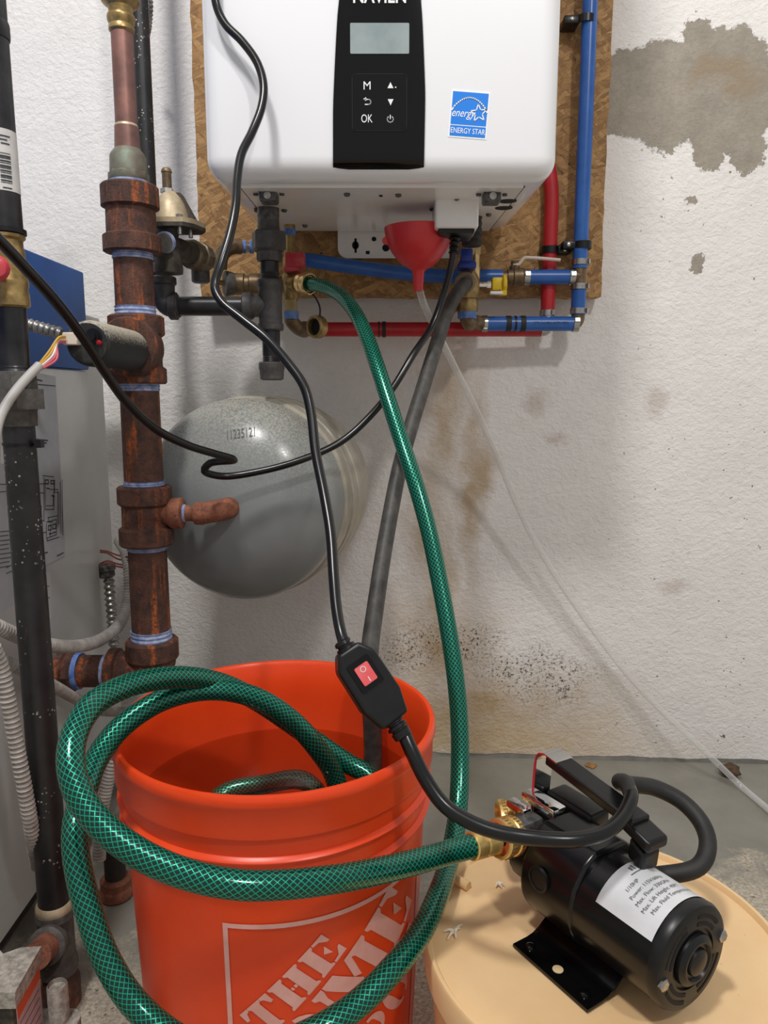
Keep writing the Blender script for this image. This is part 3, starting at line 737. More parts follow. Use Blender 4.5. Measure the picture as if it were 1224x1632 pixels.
clip(928.5, 391, PY, 25, 'black clip holding the blue riser above the lever valve', ((-0.003,-0.021),))
clip(876.5, 399, RY, 25, 'black clip holding the red riser above the lever valve', ((0.002,0.021),))

# ---- left service valve (hot)
VY = 1.215; vx = W(463, 440, VY).x
HV = thing('hot_service_valve', 'brass service valve with red handle left of the funnel', 'valve', W(463, 530, VY))
mb = MB(); vlathe(mb, vx, VY, [(366,9),(351,9),(345,8)], 20); mb.build('inlet_stub', 'brass', HV)
mb = MB(); vlathe(mb, vx, VY, [(376,9.5),(365,9.5)], 20); mb.build('thread_tape', 'tape_blue', HV)
mb = MB(); vlathe(mb, vx, VY, [(412,10),(376,9),(374,9)], 20); vlathe(mb, vx, VY, [(440,13),(412,13),(408,10)], 6); vlathe(mb, vx, VY, [(478,12),(470,14),(440,14),(436,12)], 20); mb.build('body', 'brass', HV)
mb = MB(); vlathe(mb, vx, VY, [(497,13),(473,13)], 4, math.pi/4); mb.build('square_nut', 'brass_pale', HV)
mb = MB(); vlathe(mb, vx, VY, [(509,11),(496,12)], 20); mb.build('thread_tape', 'tape_blue', HV)
ez_ = ZY(521, VY)
mb = MB(); mb.tube([(vx, VY, ZY(506,VY)), (vx, VY+0.002, ez_+0.010), (vx+0.006, VY+0.012, ez_+0.002), (vx+0.014, 1.262, ez_-0.002), (W(482,523,RY).x, RY, zr)], 0.0112, 16, 0.004); mb.build('elbow', 'bronze', HV)
hq = W(471, 417, VY-0.02)
hd = rbox('handle', (hq.x-0.0145, hq.y-0.012, hq.z-0.010), (hq.x+0.0145, hq.y+0.012, hq.z+0.012), 0.002, 'handle_red', HV, 2)
rbox('handle_skirt', (hq.x-0.0165, hq.y-0.014, hq.z-0.016), (hq.x+0.007, hq.y+0.014, hq.z-0.009), 0.0015, 'handle_red', hd, 2)
nz_ = W(474, 452, VY-0.03); aim = (W(497, 455, 1.12)-nz_).normalized()
mb = MB(); mb.lathe([(0.012,-0.03),(0.012,0.0),(0.0135,0.002),(0.0135,0.010)], nz_, aim, 20); mb.build('hose_spigot', 'brass', HV)
sq = W(497, 468, 1.17); mb = MB(); mb.tube([W(496,466,1.17), W(505,478,1.165), W(510,492,1.165), W(509,510,1.165)], 0.0014, 8, 0.004); mb.build('cap_strap', 'black_rubber', HV)
capc = W(506, 521, 1.168); cax = Vector((-0.62, -0.74, -0.05)).normalized()
mb = MB(); mb.lathe([(0.0165,-0.006),(0.0172,-0.004),(0.0172,0.006),(0.0145,0.008),(0.0125,0.008),(0.0125,-0.002)], capc, cax, 22); CP = mb.build('dust_cap', 'brass', HV)
mb = MB(); mb.lathe([(0.0124,0),(0.0124,0.001)], capc, cax, 20); mb.build('cap_inside', 'dark_hole', CP)
# ---- right service valve (cold)
cx_ = W(745, 460, VY).x
CV = thing('cold_service_valve', 'brass service valve with blue handle under the junction box', 'valve', W(745, 525, VY))
sxx = W(757, 420, VY+0.02).x
mb = MB(); vlathe(mb, sxx, VY+0.02, [(407,11),(388,11)], 4, math.pi/4); vlathe(mb, sxx, VY+0.02, [(445,9),(400,8)], 18); mb.build('inlet_stub', 'brass_pale', CV)
mb = MB(); vlathe(mb, cx_, VY, [(476,17),(468,19),(446,19),(436,14),(430,10)], 22); vlathe(mb, cx_, VY, [(497,16.5),(494,17.5),(479,17.5),(476,16)], 10); mb.build('body', 'brass', CV)
mb = MB(); vlathe(mb, cx_, VY, [(508,15),(496,15)], 20); mb.build('thread_tape', 'tape_blue', CV)
ce_ = ZY(517, VY)
mb = MB(); mb.tube([(cx_, VY, ZY(505,VY)), (cx_, VY, ce_+0.010), (cx_+0.005, VY+0.010, ce_+0.003), (cx_+0.012, VY+0.04, e0+0.002), (W(770,517,PY).x, PY, e0)], 0.0118, 16, 0.004); mb.build('elbow', 'bronze', CV)
bq = W(744, 415, VY-0.012)
hd = rbox('handle', (bq.x-0.010, bq.y-0.010, bq.z-0.004), (bq.x+0.008, bq.y+0.010, bq.z+0.016), 0.002, 'handle_blue', CV, 2)
rbox('handle_skirt', (bq.x-0.014, bq.y-0.014, bq.z-0.014), (bq.x+0.0135, bq.y+0.014, bq.z-0.003), 0.003, 'handle_blue', hd, 2)
fq = W(742, 450, VY-0.03); fax = (W(715, 480, 1.12)-W(742,450,VY-0.03)); fax = Vector((-0.25, -0.95, -0.15)).normalized()
mb = MB(); mb.lathe([(0.013,-0.02),(0.013,0.0),(0.0155,0.001),(0.0155,0.010),(0.0135,0.012),(0.009,0.012)], fq, fax, 22); mb.build('hose_spigot', simple('worn_zinc', C(150,136,116), C(116,104,88), 60, rough=0.5, metal=0.6), CV)
dq = W(723, 484, VY); dax = (W(712,499,VY-0.01)-dq).normalized()
mb = MB(); mb.lathe([(0.009,-0.02),(0.009,0),(0.011,0.002),(0.0095,0.005),(0.011,0.008),(0.0095,0.011),(0.011,0.014),(0.009,0.018)], dq, dax, 16); mb.build('drain_port', 'brass', CV)
# ---- yellow relief handle
YV = thing('yellow_drain_valve', 'small valve with yellow handle and chrome stem beside the blue handle', 'valve', W(795, 455, VY+0.02))
yy = VY+0.02
mb = MB(); mb.lathe([(0.0042,0),(0.0042,0.012),(0.006,0.012),(0.006,0.02)], W(764,453,yy), (1,0,0), 10); mb.build('stem', 'chrome', YV)
a = W(784,442,yy-0.008); b = W(803,463,yy-0.008)
hd = rbox('handle', (a.x, yy-0.012, b.z), (b.x, yy+0.008, a.z), 0.003, 'yellow', YV, 2)
k0 = W(806,452,yy-0.008); mb = MB(); mb.lathe([(0.012,0),(0.0145,0.002),(0.0145,0.005),(0.012,0.0075)], (k0.x-0.006, yy-0.004, k0.z), (1,0,0), 9); mb.build('knob', 'yellow', hd)
a = W(781,464,yy-0.012); b = W(801,469,yy-0.012); rbox('tag', (a.x, yy-0.014, b.z), (b.x, yy-0.004, a.z), 0.001, 'print_white', YV, 1)
rbox('tag_yellow', (W(795,465,yy).x, yy-0.013, ZY(472,yy)), (W(806,465,yy).x, yy-0.003, ZY(464,yy)), 0.001, 'yellow', YV, 1)

# ================================================================ FUNNEL
FY = 1.09; fx = W(667, 400, FY).x
prof = [(55,364),(54.5,368),(53,378),(49,391),(43,402),(34,414),(24,423),(13,429.5),(9.5,434),(8.5,446),(7.6,464)]
inner = [(r-2.0, py-0.5) for r, py in prof]
mb = MB(); pr = [(r*SC(py,FY), ZY(py,FY)) for r, py in prof]+[(r*SC(py,FY), ZY(py,FY)) for r, py in inner[::-1]]
mb.lathe(pr+[pr[0]], (fx, FY, 0), (0,0,1), 36, False)
FN = tag(mb.build('funnel', 'funnel_red'), 'red plastic funnel hanging under the heater', 'funnel')
g0 = W(614, 383, FY-0.006); mb = MB(); mb.prism(circ(12, 0.0075, cx=0, cy=0, ry=0.0052), g0+EX*0.003, EX, EZ, 0.006, EY); mb.build('hang_tab', 'funnel_red', FN)
# ================================================================ CLEAR TUBE
mb = MB()
tp = [W(667.5,458,FY), W(676,486,1.10), W(700,535,1.13), W(728,592,1.17), W(757,650,1.20), W(790,722,1.235), W(822,800,1.26), W(855,868,1.275), W(900,940,1.285), W(950,1010,1.29), W(1003,1078,1.285), W(1060,1138,1.27), W(1120,1194,1.24), WZ(1180,1252,0.010), WZ(1222,1288,0.006), WZ(1275,1335,0.006)]
mb.tube(tp, 0.0052, 14, 0.008, cap=False)
tag(mb.build('clear_tube', 'vinyl'), 'clear vinyl tube from the funnel slanting down the wall to the floor', 'tube')
# ================================================================ RUSTY RISER (left of the heater)
RX, RYY = -0.311, 0.97
RP = thing('rusty_riser_pipe', 'thick rusted iron riser pipe with couplings and tees left of the grey tank', 'pipe', (RX, RYY, ZY(1062, RYY)))
def rust(name, prof, mat='rust', seg=28): mb = MB(); vlathe(mb, RX, RYY, prof, seg); return mb.build(name, mat, RP)
def fitband(p0, p1, hw): return [(p1,hw-3),(p1-2,hw),(p0+2,hw),(p0,hw-3)]
rust('coupling', [(404,42),(402,45),(378,45),(374,39),(334,38.5),(331,45),(299,45),(296,42)])
def tapes(p0, p1, hw):
    n = 5; pr = []
    for i in range(n+1):
        py = p1+(p0-p1)*i/n; pr += [(py, hw+(i % 2)*1.2)]
    return pr
rust('thread_tape', tapes(403, 414, 31), 'tape')
rust('nipple', [(492,30.5),(413,30.5)])
rust('thread_tape', tapes(489, 504, 31), 'tape')
rust('tee', [(612,41),(609,43.5),(588,43.5),(584,38),(538,37.5),(533,43.5),(506,43.5),(503,40)])
bz = ZY(556, RYY)
mb = MB(); mb.lathe([(0.034,0.0),(0.036,0.02),(0.037,0.034),(0.0345,0.038),(0.028,0.038)], (RX, RYY, bz), (0,-1,0), 28); mb.build('tee_branch', 'rust', RP)
rust('thread_tape', tapes(611, 623, 31), 'tape')
rust('nipple', [(768,30.5),(622,30.5)])
rust('thread_tape', tapes(766, 774, 31), 'tape')
rust('tee', [(868,40),(865,42.5),(842,42.5),(838,37),(806,36.5),(801,42.5),(777,42.5),(774,39)])
z2 = ZY(818, RYY); s2 = SC(818, RYY)
mb = MB(); mb.lathe([(18*s2,0.0),(20*s2,0.03),(24*s2,0.034),(25*s2,0.040),(25*s2,0.048),(22*s2,0.0495)], (RX, RYY, z2), (1,0,0), 24); mb.build('tee_branch', 'rust_light', RP)
mb = MB(); mb.lathe([(14*s2,0.048),(14.6*s2,0.0505),(13.5*s2,0.053)], (RX, RYY, z2), (1,0,0), 20); mb.build('thread_tape', 'tape', RP)
mb = MB(); mb.lathe([(13*s2,0.052),(13*s2,0.068)], (RX, RYY, z2), (1,0,0), 20); mb.build('nipple', 'rust_light', RP)
ex0 = RX+0.064; ex1 = W(362, 805, RYY+0.01).x
mb = MB(); mb.lathe([(17*s2,0),(18.5*s2,0.002),(18.5*s2,0.012),(16*s2,0.014)], (ex0, RYY, z2), (1,0,0), 22)
mb.tube([(ex0+0.012, RYY, z2), (ex1-0.018, RYY, z2+0.002), (ex1-0.004, RYY+0.006, z2+0.004), (ex1, RYY+0.022, z2+0.004), (ex1, RYY+0.045, z2+0.004)], 17.5*s2, 18, 0.004); mb.build('elbow', 'rust_light', RP)
mb = MB(); mb.lathe([(17*s2,0.026),(20.5*s2,0.027),(20.5*s2,0.033),(17*s2,0.036)], (ex1, RYY, z2+0.004), (0,1,0), 20); mb.build('thread_tape', 'conduit', RP)
rust('thread_tape', tapes(868, 876, 30), 'tape')
rust('nipple', [(1008,30),(874,30)])
rust('thread_tape', tapes(1003, 1019, 31), 'tape')
zb_ = ZY(1066, RYY); sb = SC(1066, RYY); r_ = 32*sb
rust('elbow_collar', [(1050,38),(1046,41),(1021,41),(1018,38)])
mb = MB(); mb.tube([(RX, RYY, ZY(1036,RYY)), (RX, RYY, zb_+0.012), (RX-0.006, RYY, zb_+0.001), (RX-0.022, RYY, zb_-0.003), (RX-0.05, RYY, zb_-0.003)], lambda L: r_+0.003 if L < 0.03 else r_, 24, 0.005)
mb.lathe([(r_,0.045),(r_+0.004,0.047),(r_+0.004,0.058),(r_,0.060)], (RX, RYY, zb_-0.003), (-1,0,0), 24); mb.build('elbow', 'rust', RP)
def side(name, x0, x1, hw, mat, seg=22):
    mb = MB(); mb.lathe([(hw*sb,0),(hw*sb,x0-x1)], (x0, RYY, zb_-0.003), (-1,0,0), seg); return mb.build(name, mat, RP)
side('thread_tape', RX-0.058, RX-0.066, 27, 'tape'); side('nipple', RX-0.064, RX-0.100, 25.5, 'rust'); side('thread_tape', RX-0.097, RX-0.105, 29, 'tape_blue')
mb = MB(); mb.lathe([(31*sb,0),(34*sb,0.003),(34*sb,0.010),(38*sb,0.012),(38*sb,0.02),(30*sb,0.024)], (RX-0.104, RYY, zb_-0.003), (-1,0,0), 8); mb.build('union_nut', 'rust', RP)

# ================================================================ COPPER PIPE ABOVE
CP_ = thing('copper_pipe', 'dull copper pipe with brass union rising out of the rusty coupling', 'pipe', (RX, RYY, ZY(296, RYY)))
def cop(name, prof, mat, seg=24): mb = MB(); vlathe(mb, RX, RYY, prof, seg); return mb.build(name, mat, CP_)
cop('union', [(53,17.5),(50,20),(44,20),(41,18.5),(36,21),(30,22),(26,21.5),(22,18.5),(13,19.5),(7,27),(3,30),(-10,30),(-14,22),(-80,18)], 'brass')
cop('tube', [(203,17),(50,17)], 'copper'); cop('solder_ring', [(205,18.5),(202,18.5),(199,17)], 'regulator')
cop('sleeve', [(242,20),(203,18.5)], 'copper'); cop('reducer', [(276,29),(250,28),(246,26),(238,20)], 'copper_green'); cop('adapter', [(293,29),(288,32),(278,31.5),(274,28)], 'copper_green', 10)
cop('thread_tape', [(297,31),(290,31)], 'tape')

# ================================================================ EXPANSION TANK
def tank():
    c = W(386, 797, 1.078); R = 0.1455; ang = math.radians(14)
    ax = Vector((math.sin(ang), math.cos(ang), 0))
    T = thing('expansion_tank', 'grey steel expansion tank with domed end against the wall', 'tank', (c.x, 1.2, c.z-R))
    dome = []
    for i in range(15):
        t = math.pi/2*i/14; dome.append((max(0.0006, R*math.sin(t)), -0.085*math.cos(t)))
    prof = dome+[(R, 0.03)]
    mb = MB(); mb.lathe(prof, c, ax, 64); mb.build('dome', 'tank', T)
    pr = [(R-0.002, 0.029)]
    for i in range(3):
        h = 0.036+i*0.030; pr += [(R+0.0035, h), (R+0.0035, h+0.020), (R-0.0005, h+0.024), (R-0.0005, h+0.027)]
    pr += [(R+0.001, 0.14), (R-0.01, 0.20), (R-0.05, 0.235)]
    mb = MB(); mb.lathe(pr, c, ax, 64); mb.build('shell', 'tank_band', T)
    # serial number inked on the dome
    x, y, a = basis(ax)
    vs, fs = text2d('11235121', 0.0175, 0.0, 0.0)
    th = math.radians(7); out = []
    n0 = W(381, 692, 1.0)
    for v in vs:
        u, w_ = v[0]*0.60, v[1]*1.0
        X_ = n0.x+u*math.cos(th)-w_*math.sin(th); Z_ = n0.z+u*math.sin(th)+w_*math.cos(th)
        lo_, hi_ = -0.16, -0.03                    # where the line of sight along Y meets the dome
        for _ in range(24):
            y_ = (lo_+hi_)/2; p = Vector((X_-c.x, y_, Z_-c.z)); h_ = p.dot(ax); r2 = p.length_squared-h_*h_
            if r2/(R*R)+(h_/0.085)**2 > 1: lo_ = y_
            else: hi_ = y_
        out.append((X_, c.y+lo_-0.0008, Z_))
    mb = MB(); mb.add(out, fs); mb.build('serial_number', 'ink_soft', T, 0)
tank()

# ================================================================ GAS LINE
GY = 1.085; gx = W(430, 450, GY).x
GP = thing('gas_pipe', 'black iron gas pipe with tee, union and capped drip leg under the heater', 'pipe', (gx, GY, ZY(606, GY)))
def gas(name, prof, mat='black_iron', seg=24, ph=0.0): mb = MB(); vlathe(mb, gx, GY, prof, seg, ph); return mb.build(name, mat, GP)
gas('inlet_stub', [(352,17),(345,17.5),(326,17.5),(322,16)], 'zinc')
gas('union_neck', [(372,18),(352,17)], 'black_iron', 24)
gas('union_nut', [(401,24),(398,28),(372,28),(369,25)], 'black_iron', 6, 0.35)
gas('lower_nut', [(417,18),(414,20),(400,20)], 'black_iron', 8, 0.2)
gas('nipple', [(447,15)]+[(447-k*1.5, 15.2-0.9*(k % 2)) for k in range(1,9)]+[(433,14.6),(418,14.6)], 'black_pipe')
gas('tee', [(527,19),(525,20.5),(517,20.5),(515,18.5),(460,18.5),(457,20.5),(449,20.5),(446,19)])
gz = ZY(488, GY); gs = SC(488, GY)
mb = MB(); mb.lathe([(17*gs,0),(17*gs,0.022),(21*gs,0.026),(21.5*gs,0.036),(20*gs,0.038)], (gx, GY, gz), (-1,0,0), 22); mb.build('tee_branch', 'black_iron', GP)
gas('nipple', [(580,14)]+[(578-k*1.4, 14.3-0.8*(k % 2)) for k in range(8)]+[(565,14.2),(526,14.2)], 'black_pipe')
gas('cap', [(606,15),(604,18.5),(590,19.5),(588,20.5),(579,20.5),(577,18.5)])
hx_ = W(281, 488, GY).x
mb = MB(); mb.lathe([(15*gs,0),(15*gs,gx-0.034-hx_)], (hx_, GY, gz), (1,0,0), 22); mb.build('run', 'black_pipe', GP)
ex_ = W(262, 488, GY).x
mb = MB(); mb.tube([(hx_+0.004, GY, gz), (ex_+0.010, GY, gz), (ex_+0.002, GY, gz+0.005), (ex_, GY, gz+0.014), (ex_, GY, gz+0.03)], 17.5*gs, 20, 0.003)
mb.lathe([(19*gs,0),(21.5*gs,0.002),(21.5*gs,0.011),(19*gs,0.012)], (hx_-0.010, GY, gz), (1,0,0), 22)
mb.lathe([(18*gs,0.028),(20.5*gs,0.03),(20.5*gs,0.038),(18*gs,0.04)], (ex_, GY, gz), (0,0,1), 22); mb.build('elbow', 'black_iron', GP)
mb = MB(); mb.lathe([(11*gs+0.0008*(i % 2), 0.038+0.0016*i) for i in range(14)]+[(11*gs, 0.09)], (ex_, GY, gz), (0,0,1), 18); mb.build('nipple', 'black_iron', GP)
# plain black pipe passing behind the copper one, and the armoured cable beside it
QY = 1.19; qx = W(229, 150, QY).x
BP = thing('black_supply_pipe', 'black iron pipe standing close behind the copper pipe', 'pipe', (qx, QY, ZY(430, QY)))
mb = MB(); mb.lathe([(13.5*SC(150,QY), 0),(13.5*SC(150,QY), 1.75-ZY(440,QY))], (qx, QY, ZY(440,QY)), (0,0,1), 22); mb.build('pipe', 'spotted_pipe', BP)
mb = MB(); mb.lathe([(0.016,0),(0.018,0.002),(0.018,0.014),(0.016,0.016)], (qx, QY, ZY(438,QY)), (0,0,1), 22); mb.build('collar', 'black_iron', BP)
mb = MB(); mb.tube([W(237,-30,1.235), W(240,10,1.235), W(238,40,1.25), W(234,60,1.28)], ribs(0.0036,0.0007,0.0055), 10, 0.0012)
tag(mb.build('armoured_cable', 'conduit_metal'), 'short length of armoured metal cable behind the black pipe at the top', 'cable')

# ================================================================ PRESSURE REGULATOR
VYR = 1.05; kx = W(272, 340, VYR).x; ks = SC(340, VYR)
RG = thing('pressure_regulator', 'cream bell-shaped water pressure regulator beside the rusty coupling', 'regulator', (kx, VYR, ZY(437, VYR)))
mb = MB(); vlathe(mb, W(266,290,VYR).x, VYR, [(306,7.5),(276,7.5),(275,8.5),(273,8.5),(270,7.5),(268,6)], 16); ST = mb.build('stem', 'bronze', RG)
mb = MB(); vlathe(mb, W(266,303,VYR).x, VYR, [(308,11),(301,10)], 6); mb.build('lock_nut', 'stainless', RG)
mb = MB(); vlathe(mb, kx, VYR, [(352,30),(346,29),(336,27),(326,24),(317,19),(310,13),(306,9)], 28); BL = mb.build('bell', 'regulator', RG)
a = W(288,308,VYR); b = W(311,349,VYR)
mb = MB(); mb.prism([(a.x,a.z),(b.x,b.z),(W(290,349,VYR).x, b.z),(W(276,306,VYR).x,a.z)], (0, VYR-0.004, 0), EX, EZ, 0.02, EY); mb.build('web', 'regulator_body', BL)
a = W(246,349,VYR-0.025); b = W(300,358,VYR-0.025); fz0 = ZY(366,VYR); fz1 = ZY(351,VYR)
mb = MB(); pl = [(a.x, VYR-0.03), (b.x-0.006, VYR-0.03), (b.x+0.006, VYR-0.016), (b.x+0.014, VYR+0.012), (b.x+0.004, VYR+0.03), (a.x, VYR+0.03)]
mb.prism(pl, (0,0,fz0+0.004), EX, EY, 0.006, EZ); mb.build('flange', 'regulator', RG)
mb = MB(); mb.prism(pl, (0,0,fz0-0.001), EX, EY, 0.0048, EZ); mb.build('lower_flange', 'regulator_body', RG)
for (px, dy) in ((286,-0.024),(303,-0.002)):
    q = W(px, 352, VYR+dy); mb = MB(); mb.lathe([(0.0045,0),(0.0045,0.004)], (q.x, VYR+dy, fz0+0.010), (0,0,1), 6); mb.lathe([(0.003,0),(0.003,0.010)], (q.x, VYR+dy, fz0-0.011), (0,0,1), 8); mb.build('bolt', 'stainless', RG)
mb = MB(); vlathe(mb, W(268,400,VYR).x, VYR, [(436,22),(430,23),(400,20),(380,17),(364,20)], 12); mb.build('body', 'regulator_body', RG)
q0 = W(256,386,VYR-0.03); 
mb = MB(); mb.tube([(RX+0.03, 1.0, ZY(385,0.99)), W(262,386,1.025), W(275,388,1.05)], 0.0115, 18, 0.006); mb.build('inlet_nipple', 'cast_grey', RG)
mb = MB(); mb.tube([W(262,386,1.022), W(265,386.5,1.027)], 0.0135, 18, 0.002); mb.build('thread_tape', 'tape', RG)
A0, A1 = W(280,395,1.05), W(352,424,1.17); d = (A1-A0).normalized()
def along(px): return W(px, 395+(px-280)*29/72, 1.05+0.12*(px-280)/72)
mb = MB(); mb.lathe([(0.014,0),(0.014,(along(302)-A0).length)], A0, d, 18); mb.build('outlet', 'regulator_body', RG)
mb = MB(); q = along(302); mb.lathe([(0.017,0),(0.020,0.002),(0.020,0.016),(0.018,0.018),(0.021,0.02),(0.021,0.036),(0.017,0.040)], q, d, 10); mb.build('union_nut', simple('worn_bronze', C(138,124,102), C(100,88,72), 70, rough=0.5, metal=0.5), RG)
q = along(322); mb = MB(); mb.lathe([(0.013,0),(0.013,0.026),(0.010,0.028)], (q.x-0.003, q.y, q.z-0.006), (0,0,-1), 16); mb.build('drain_leg', 'black_iron', RG)
# ================================================================ BRASS FILL PIPES ON THE BOARD
FP = thing('brass_fill_fitting', 'weathered brass fitting with grey end cap behind the gas pipe', 'fitting', W(372, 455, 1.2))
yq = 1.22; q = W(362, 452, yq); 
mb = MB(); mb.lathe([(0.010,0.006),(0.019,0.004),(0.0195,0.0),(0.018,-0.006),(0.017,-0.010)], q, (-0.9,-0.4,0), 22); mb.build('end_cap', 'cast_grey', FP)
mb = MB(); mb.lathe([(0.0042,0),(0.0042,0.018)], q, (-0.9,-0.35,0.1), 10); mb.build('stem', 'brass', FP)
mb = MB(); mb.lathe([(0.015,0),(0.0165,0.004),(0.0165,0.02),(0.014,0.022),(0.014,0.028),(0.0165,0.030),(0.0165,0.05),(0.012,0.052),(0.012,0.11)], q+Vector((0.006,0.006,0)), (1,0,0), 18); mb.build('body', 'bronze', FP)
FE = thing('copper_feed_elbow', 'grey elbow and blue-taped nipple feeding the valve by the gas union', 'fitting', W(360, 400, 1.2))
mb = MB(); mb.tube([W(350,428,1.2), W(352,410,1.2), W(360,398,1.2), W(372,393,1.205), W(384,393,1.21)], 0.0115, 16, 0.004); mb.build('elbow', 'bronze', FE)
mb = MB(); mb.tube([W(384,393,1.21), W(402,395,1.215)], 0.0075, 12, 0.01); mb.build('nipple', 'stainless', FE)
for px in (388, 401): mb = MB(); mb.tube([W(px-3,393.5,1.211), W(px+4,394,1.212)], 0.0095, 14, 0.01); mb.build('thread_tape', 'tape_blue', FE)

# ================================================================ BOILER
BXF = -0.443
BO = thing('boiler', 'grey boiler with blue upper panel and printed wiring sheets on its side', 'boiler', (-0.7, 0.75, 0.0))
zt, zm = 0.857, 0.715; ye = WX(140, 592, BXF).y
rbox('jacket', (-1.05, 0.15, 0.05), (BXF-0.010, 1.235, 0.80), 0.004, 'boiler_grey', BO, 2)
rbox('lower_panel', (-1.03, 0.13, 0.052), (BXF, ye, zm-0.001), 0.003, 'boiler_grey', BO, 2)
rbox('upper_panel', (-1.03, 0.13, zm+0.0005), (BXF+0.002, ye+0.002, zt), 0.003, 'boiler_blue', BO, 2)
rbox('plinth', (-1.0, 0.2, 0.0), (BXF-0.03, 1.2, 0.051), 0.002, 'dark_base', BO, 1)
def sheet(name, quad, mat='paper', d=0.0006):
    pts = [WX(x, y, BXF+d) for x, y in quad]; mb = MB(); mb.add(pts+[p+EX*0.0004 for p in pts], [(0,1,2,3),(7,6,5,4),(0,4,5,1),(1,5,6,2),(2,6,7,3),(3,7,4,0)]); return mb.build(name, mat, BO, 0)
S1 = sheet('wiring_sheet', [(40,590),(88,600),(104,886),(50,912)])
S2 = sheet('instruction_sheet', [(-20,735),(22,742),(24,960),(-20,985)])
S3 = sheet('small_sheet', [(70,915),(80,912),(82,985),(72,990)], 'boiler_grey', 0.0008)
def ln(parent, name, polys, wd=0.0011, mat='ink'):
    mb = MB()
    for pl in polys: mb.strip([WX(x, y, BXF+0.0012) for x, y in pl], wd, (1,0,0), 0.0002)
    return mb.build(name, mat, parent, 0, 'stuff')
ln(S1, 'diagram_lines', [[(54,612),(88,615)],[(68,758),(86,760)],[(70,761),(70,830),(66,830)],[(87,765),(87,785),(94,785),(94,835)],[(62,771),(72,771)],[(62,785),(70,786)],[(72,771),(72,812),(86,812),(86,770)],[(80,780),(92,780),(92,840)],
    [(66,806),(66,836)],[(76,825),(92,822)],[(77,825),(77,832),(84,832)],[(74,835),(74,858),(90,852),(90,828),(74,832)],[(75,858),(75,862),(94,856)],[(96,768),(97,850)],[(99,765),(100,853)],[(64,850),(74,848)],[(80,835),(80,855)],[(85,788),(85,806),(74,806)]])
ln(S1, 'diagram_blocks', [[(72,765),(77,765),(77,771),(72,771),(72,765)],[(81,766),(86,766),(86,771),(81,771),(81,766)],[(74,778),(79,779)],[(82,790),(87,791)],[(77,838),(82,837),(82,844),(77,845),(77,838)],[(84,836),(89,835),(89,842),(84,843),(84,836)],[(91,886),(101,881)],[(70,882),(76,880)],[(78,851),(83,850)],[(84,849),(89,848)],[(56,604),(67,607)],[(57,700),(76,702)],[(60,705),(74,706)]], 0.0016)
ln(S2, 'text_lines', [[(0,772),(16,772)]]+[[(-4,848+i*7.2),(random.Random(i).uniform(12,20),846+i*7)] for i in range(9)]+[[(10,905),(24,898)],[(10,914),(24,908)],[(0,784),(14,783)]], 0.0013, 'ink_soft')
ln(S3, 'text_marks', [[(73,935),(78,934)],[(73,955),(79,952)]], 0.0013, 'ink_soft')

# ================================================================ LEFT BLACK RISER
LX, LY = -0.364, 0.754
LP = thing('black_riser_pipe', 'black iron riser with barcode label and brass valve at the far left', 'pipe', (LX, LY, 0))
def lef(name, prof, mat, seg=24, ph=0.0): mb = MB(); vlathe(mb, LX, LY, prof, seg, ph); return mb.build(name, mat, LP)
lef('upper_pipe', [(378,29),(310,28.5),(-80,28.5)], 'black_pipe')
lef('coupling_ring', [(62,30),(57,31),(38,31),(34,30)], 'black_pipe')
LB = lef('barcode_label', [(309,28.9),(211,28.9)], 'barcode_paper')
mb = MB()
zb0, zb1 = ZY(300, LY), ZY(250, LY); rr_ = 29.2*SC(270, LY)
for i in range(13):
    z = zb1+(zb0-zb1)*i/13; wd = (0.0007, 0.0014, 0.0009, 0.0018)[(i*7) % 4]
    n = 8; vs = []; 
    for k in range(n+1):
        t = math.radians(-62+34*k/n); vs += [(LX+rr_*math.cos(t), LY+rr_*math.sin(t), z), (LX+rr_*math.cos(t), LY+rr_*math.sin(t), z-wd)]
    mb.add(vs, [(2*k, 2*k+2, 2*k+3, 2*k+1) for k in range(n)])
for i, (za, a0, a1) in enumerate(((222,-60,-25),(228,-60,-35),(234,-55,-28),(304,-58,-30))):
    z = ZY(za, LY); vs = []
    for k in range(7):
        t = math.radians(a0+(a1-a0)*k/6); vs += [(LX+rr_*math.cos(t), LY+rr_*math.sin(t), z), (LX+rr_*math.cos(t), LY+rr_*math.sin(t), z-0.0012)]
    mb.add(vs, [(2*k, 2*k+2, 2*k+3, 2*k+1) for k in range(6)])
mb.build('barcode', 'ink', LB, 0)
lef('cable_tie', [(374,31),(373,33.5),(366,33.5),(365,31)], 'black_plastic')
lef('brass_valve', [(491,27),(488,31),(470,31),(462,29),(456,31),(448,31),(440,28),(420,27.5),(408,29),(402,29),(396,27),(384,27),(380,31),(375,31)], 'brass', 16)
mb = MB(); q = W(0, 428, 0.72); mb.lathe([(0.004,-0.02),(0.006,-0.002),(0.0105,0.0),(0.012,0.006),(0.009,0.012),(0.003,0.014)], (q.x-0.004, 0.722, q.z), (0.35,-0.9,0), 16); mb.build('red_knob', 'handle_red', LP)
lef('adapter', [(592,26)]+[(590-k*2, 25.2-0.8*(k % 2)) for k in range(4)]+[(582,24),(560,24.5),(491,25)], 'black_pipe')
lef('union_top', [(620,33),(596,32),(592,30)], 'cast_grey', 8, 0.3)
lef('union_nut', [(652,46),(620,46)], 'cast_grey', 6, 0.45)
lef('union_tail', [(679,29),(655,30),(652,32)], 'cast_grey', 8, 0.2)
lef('lower_pipe', [(1440,24),(900,24.5),(679,24.5)], 'spotted_pipe')
TT = lef('zip_tie', [(709.5,26),(705.5,26)], 'black_plastic')
q = W(63, 707, LY-0.005); mb = MB(); mb.box(q, (0.006, 0.008, 0.008)); mb.build('tie_head', 'black_plastic', TT, 0)
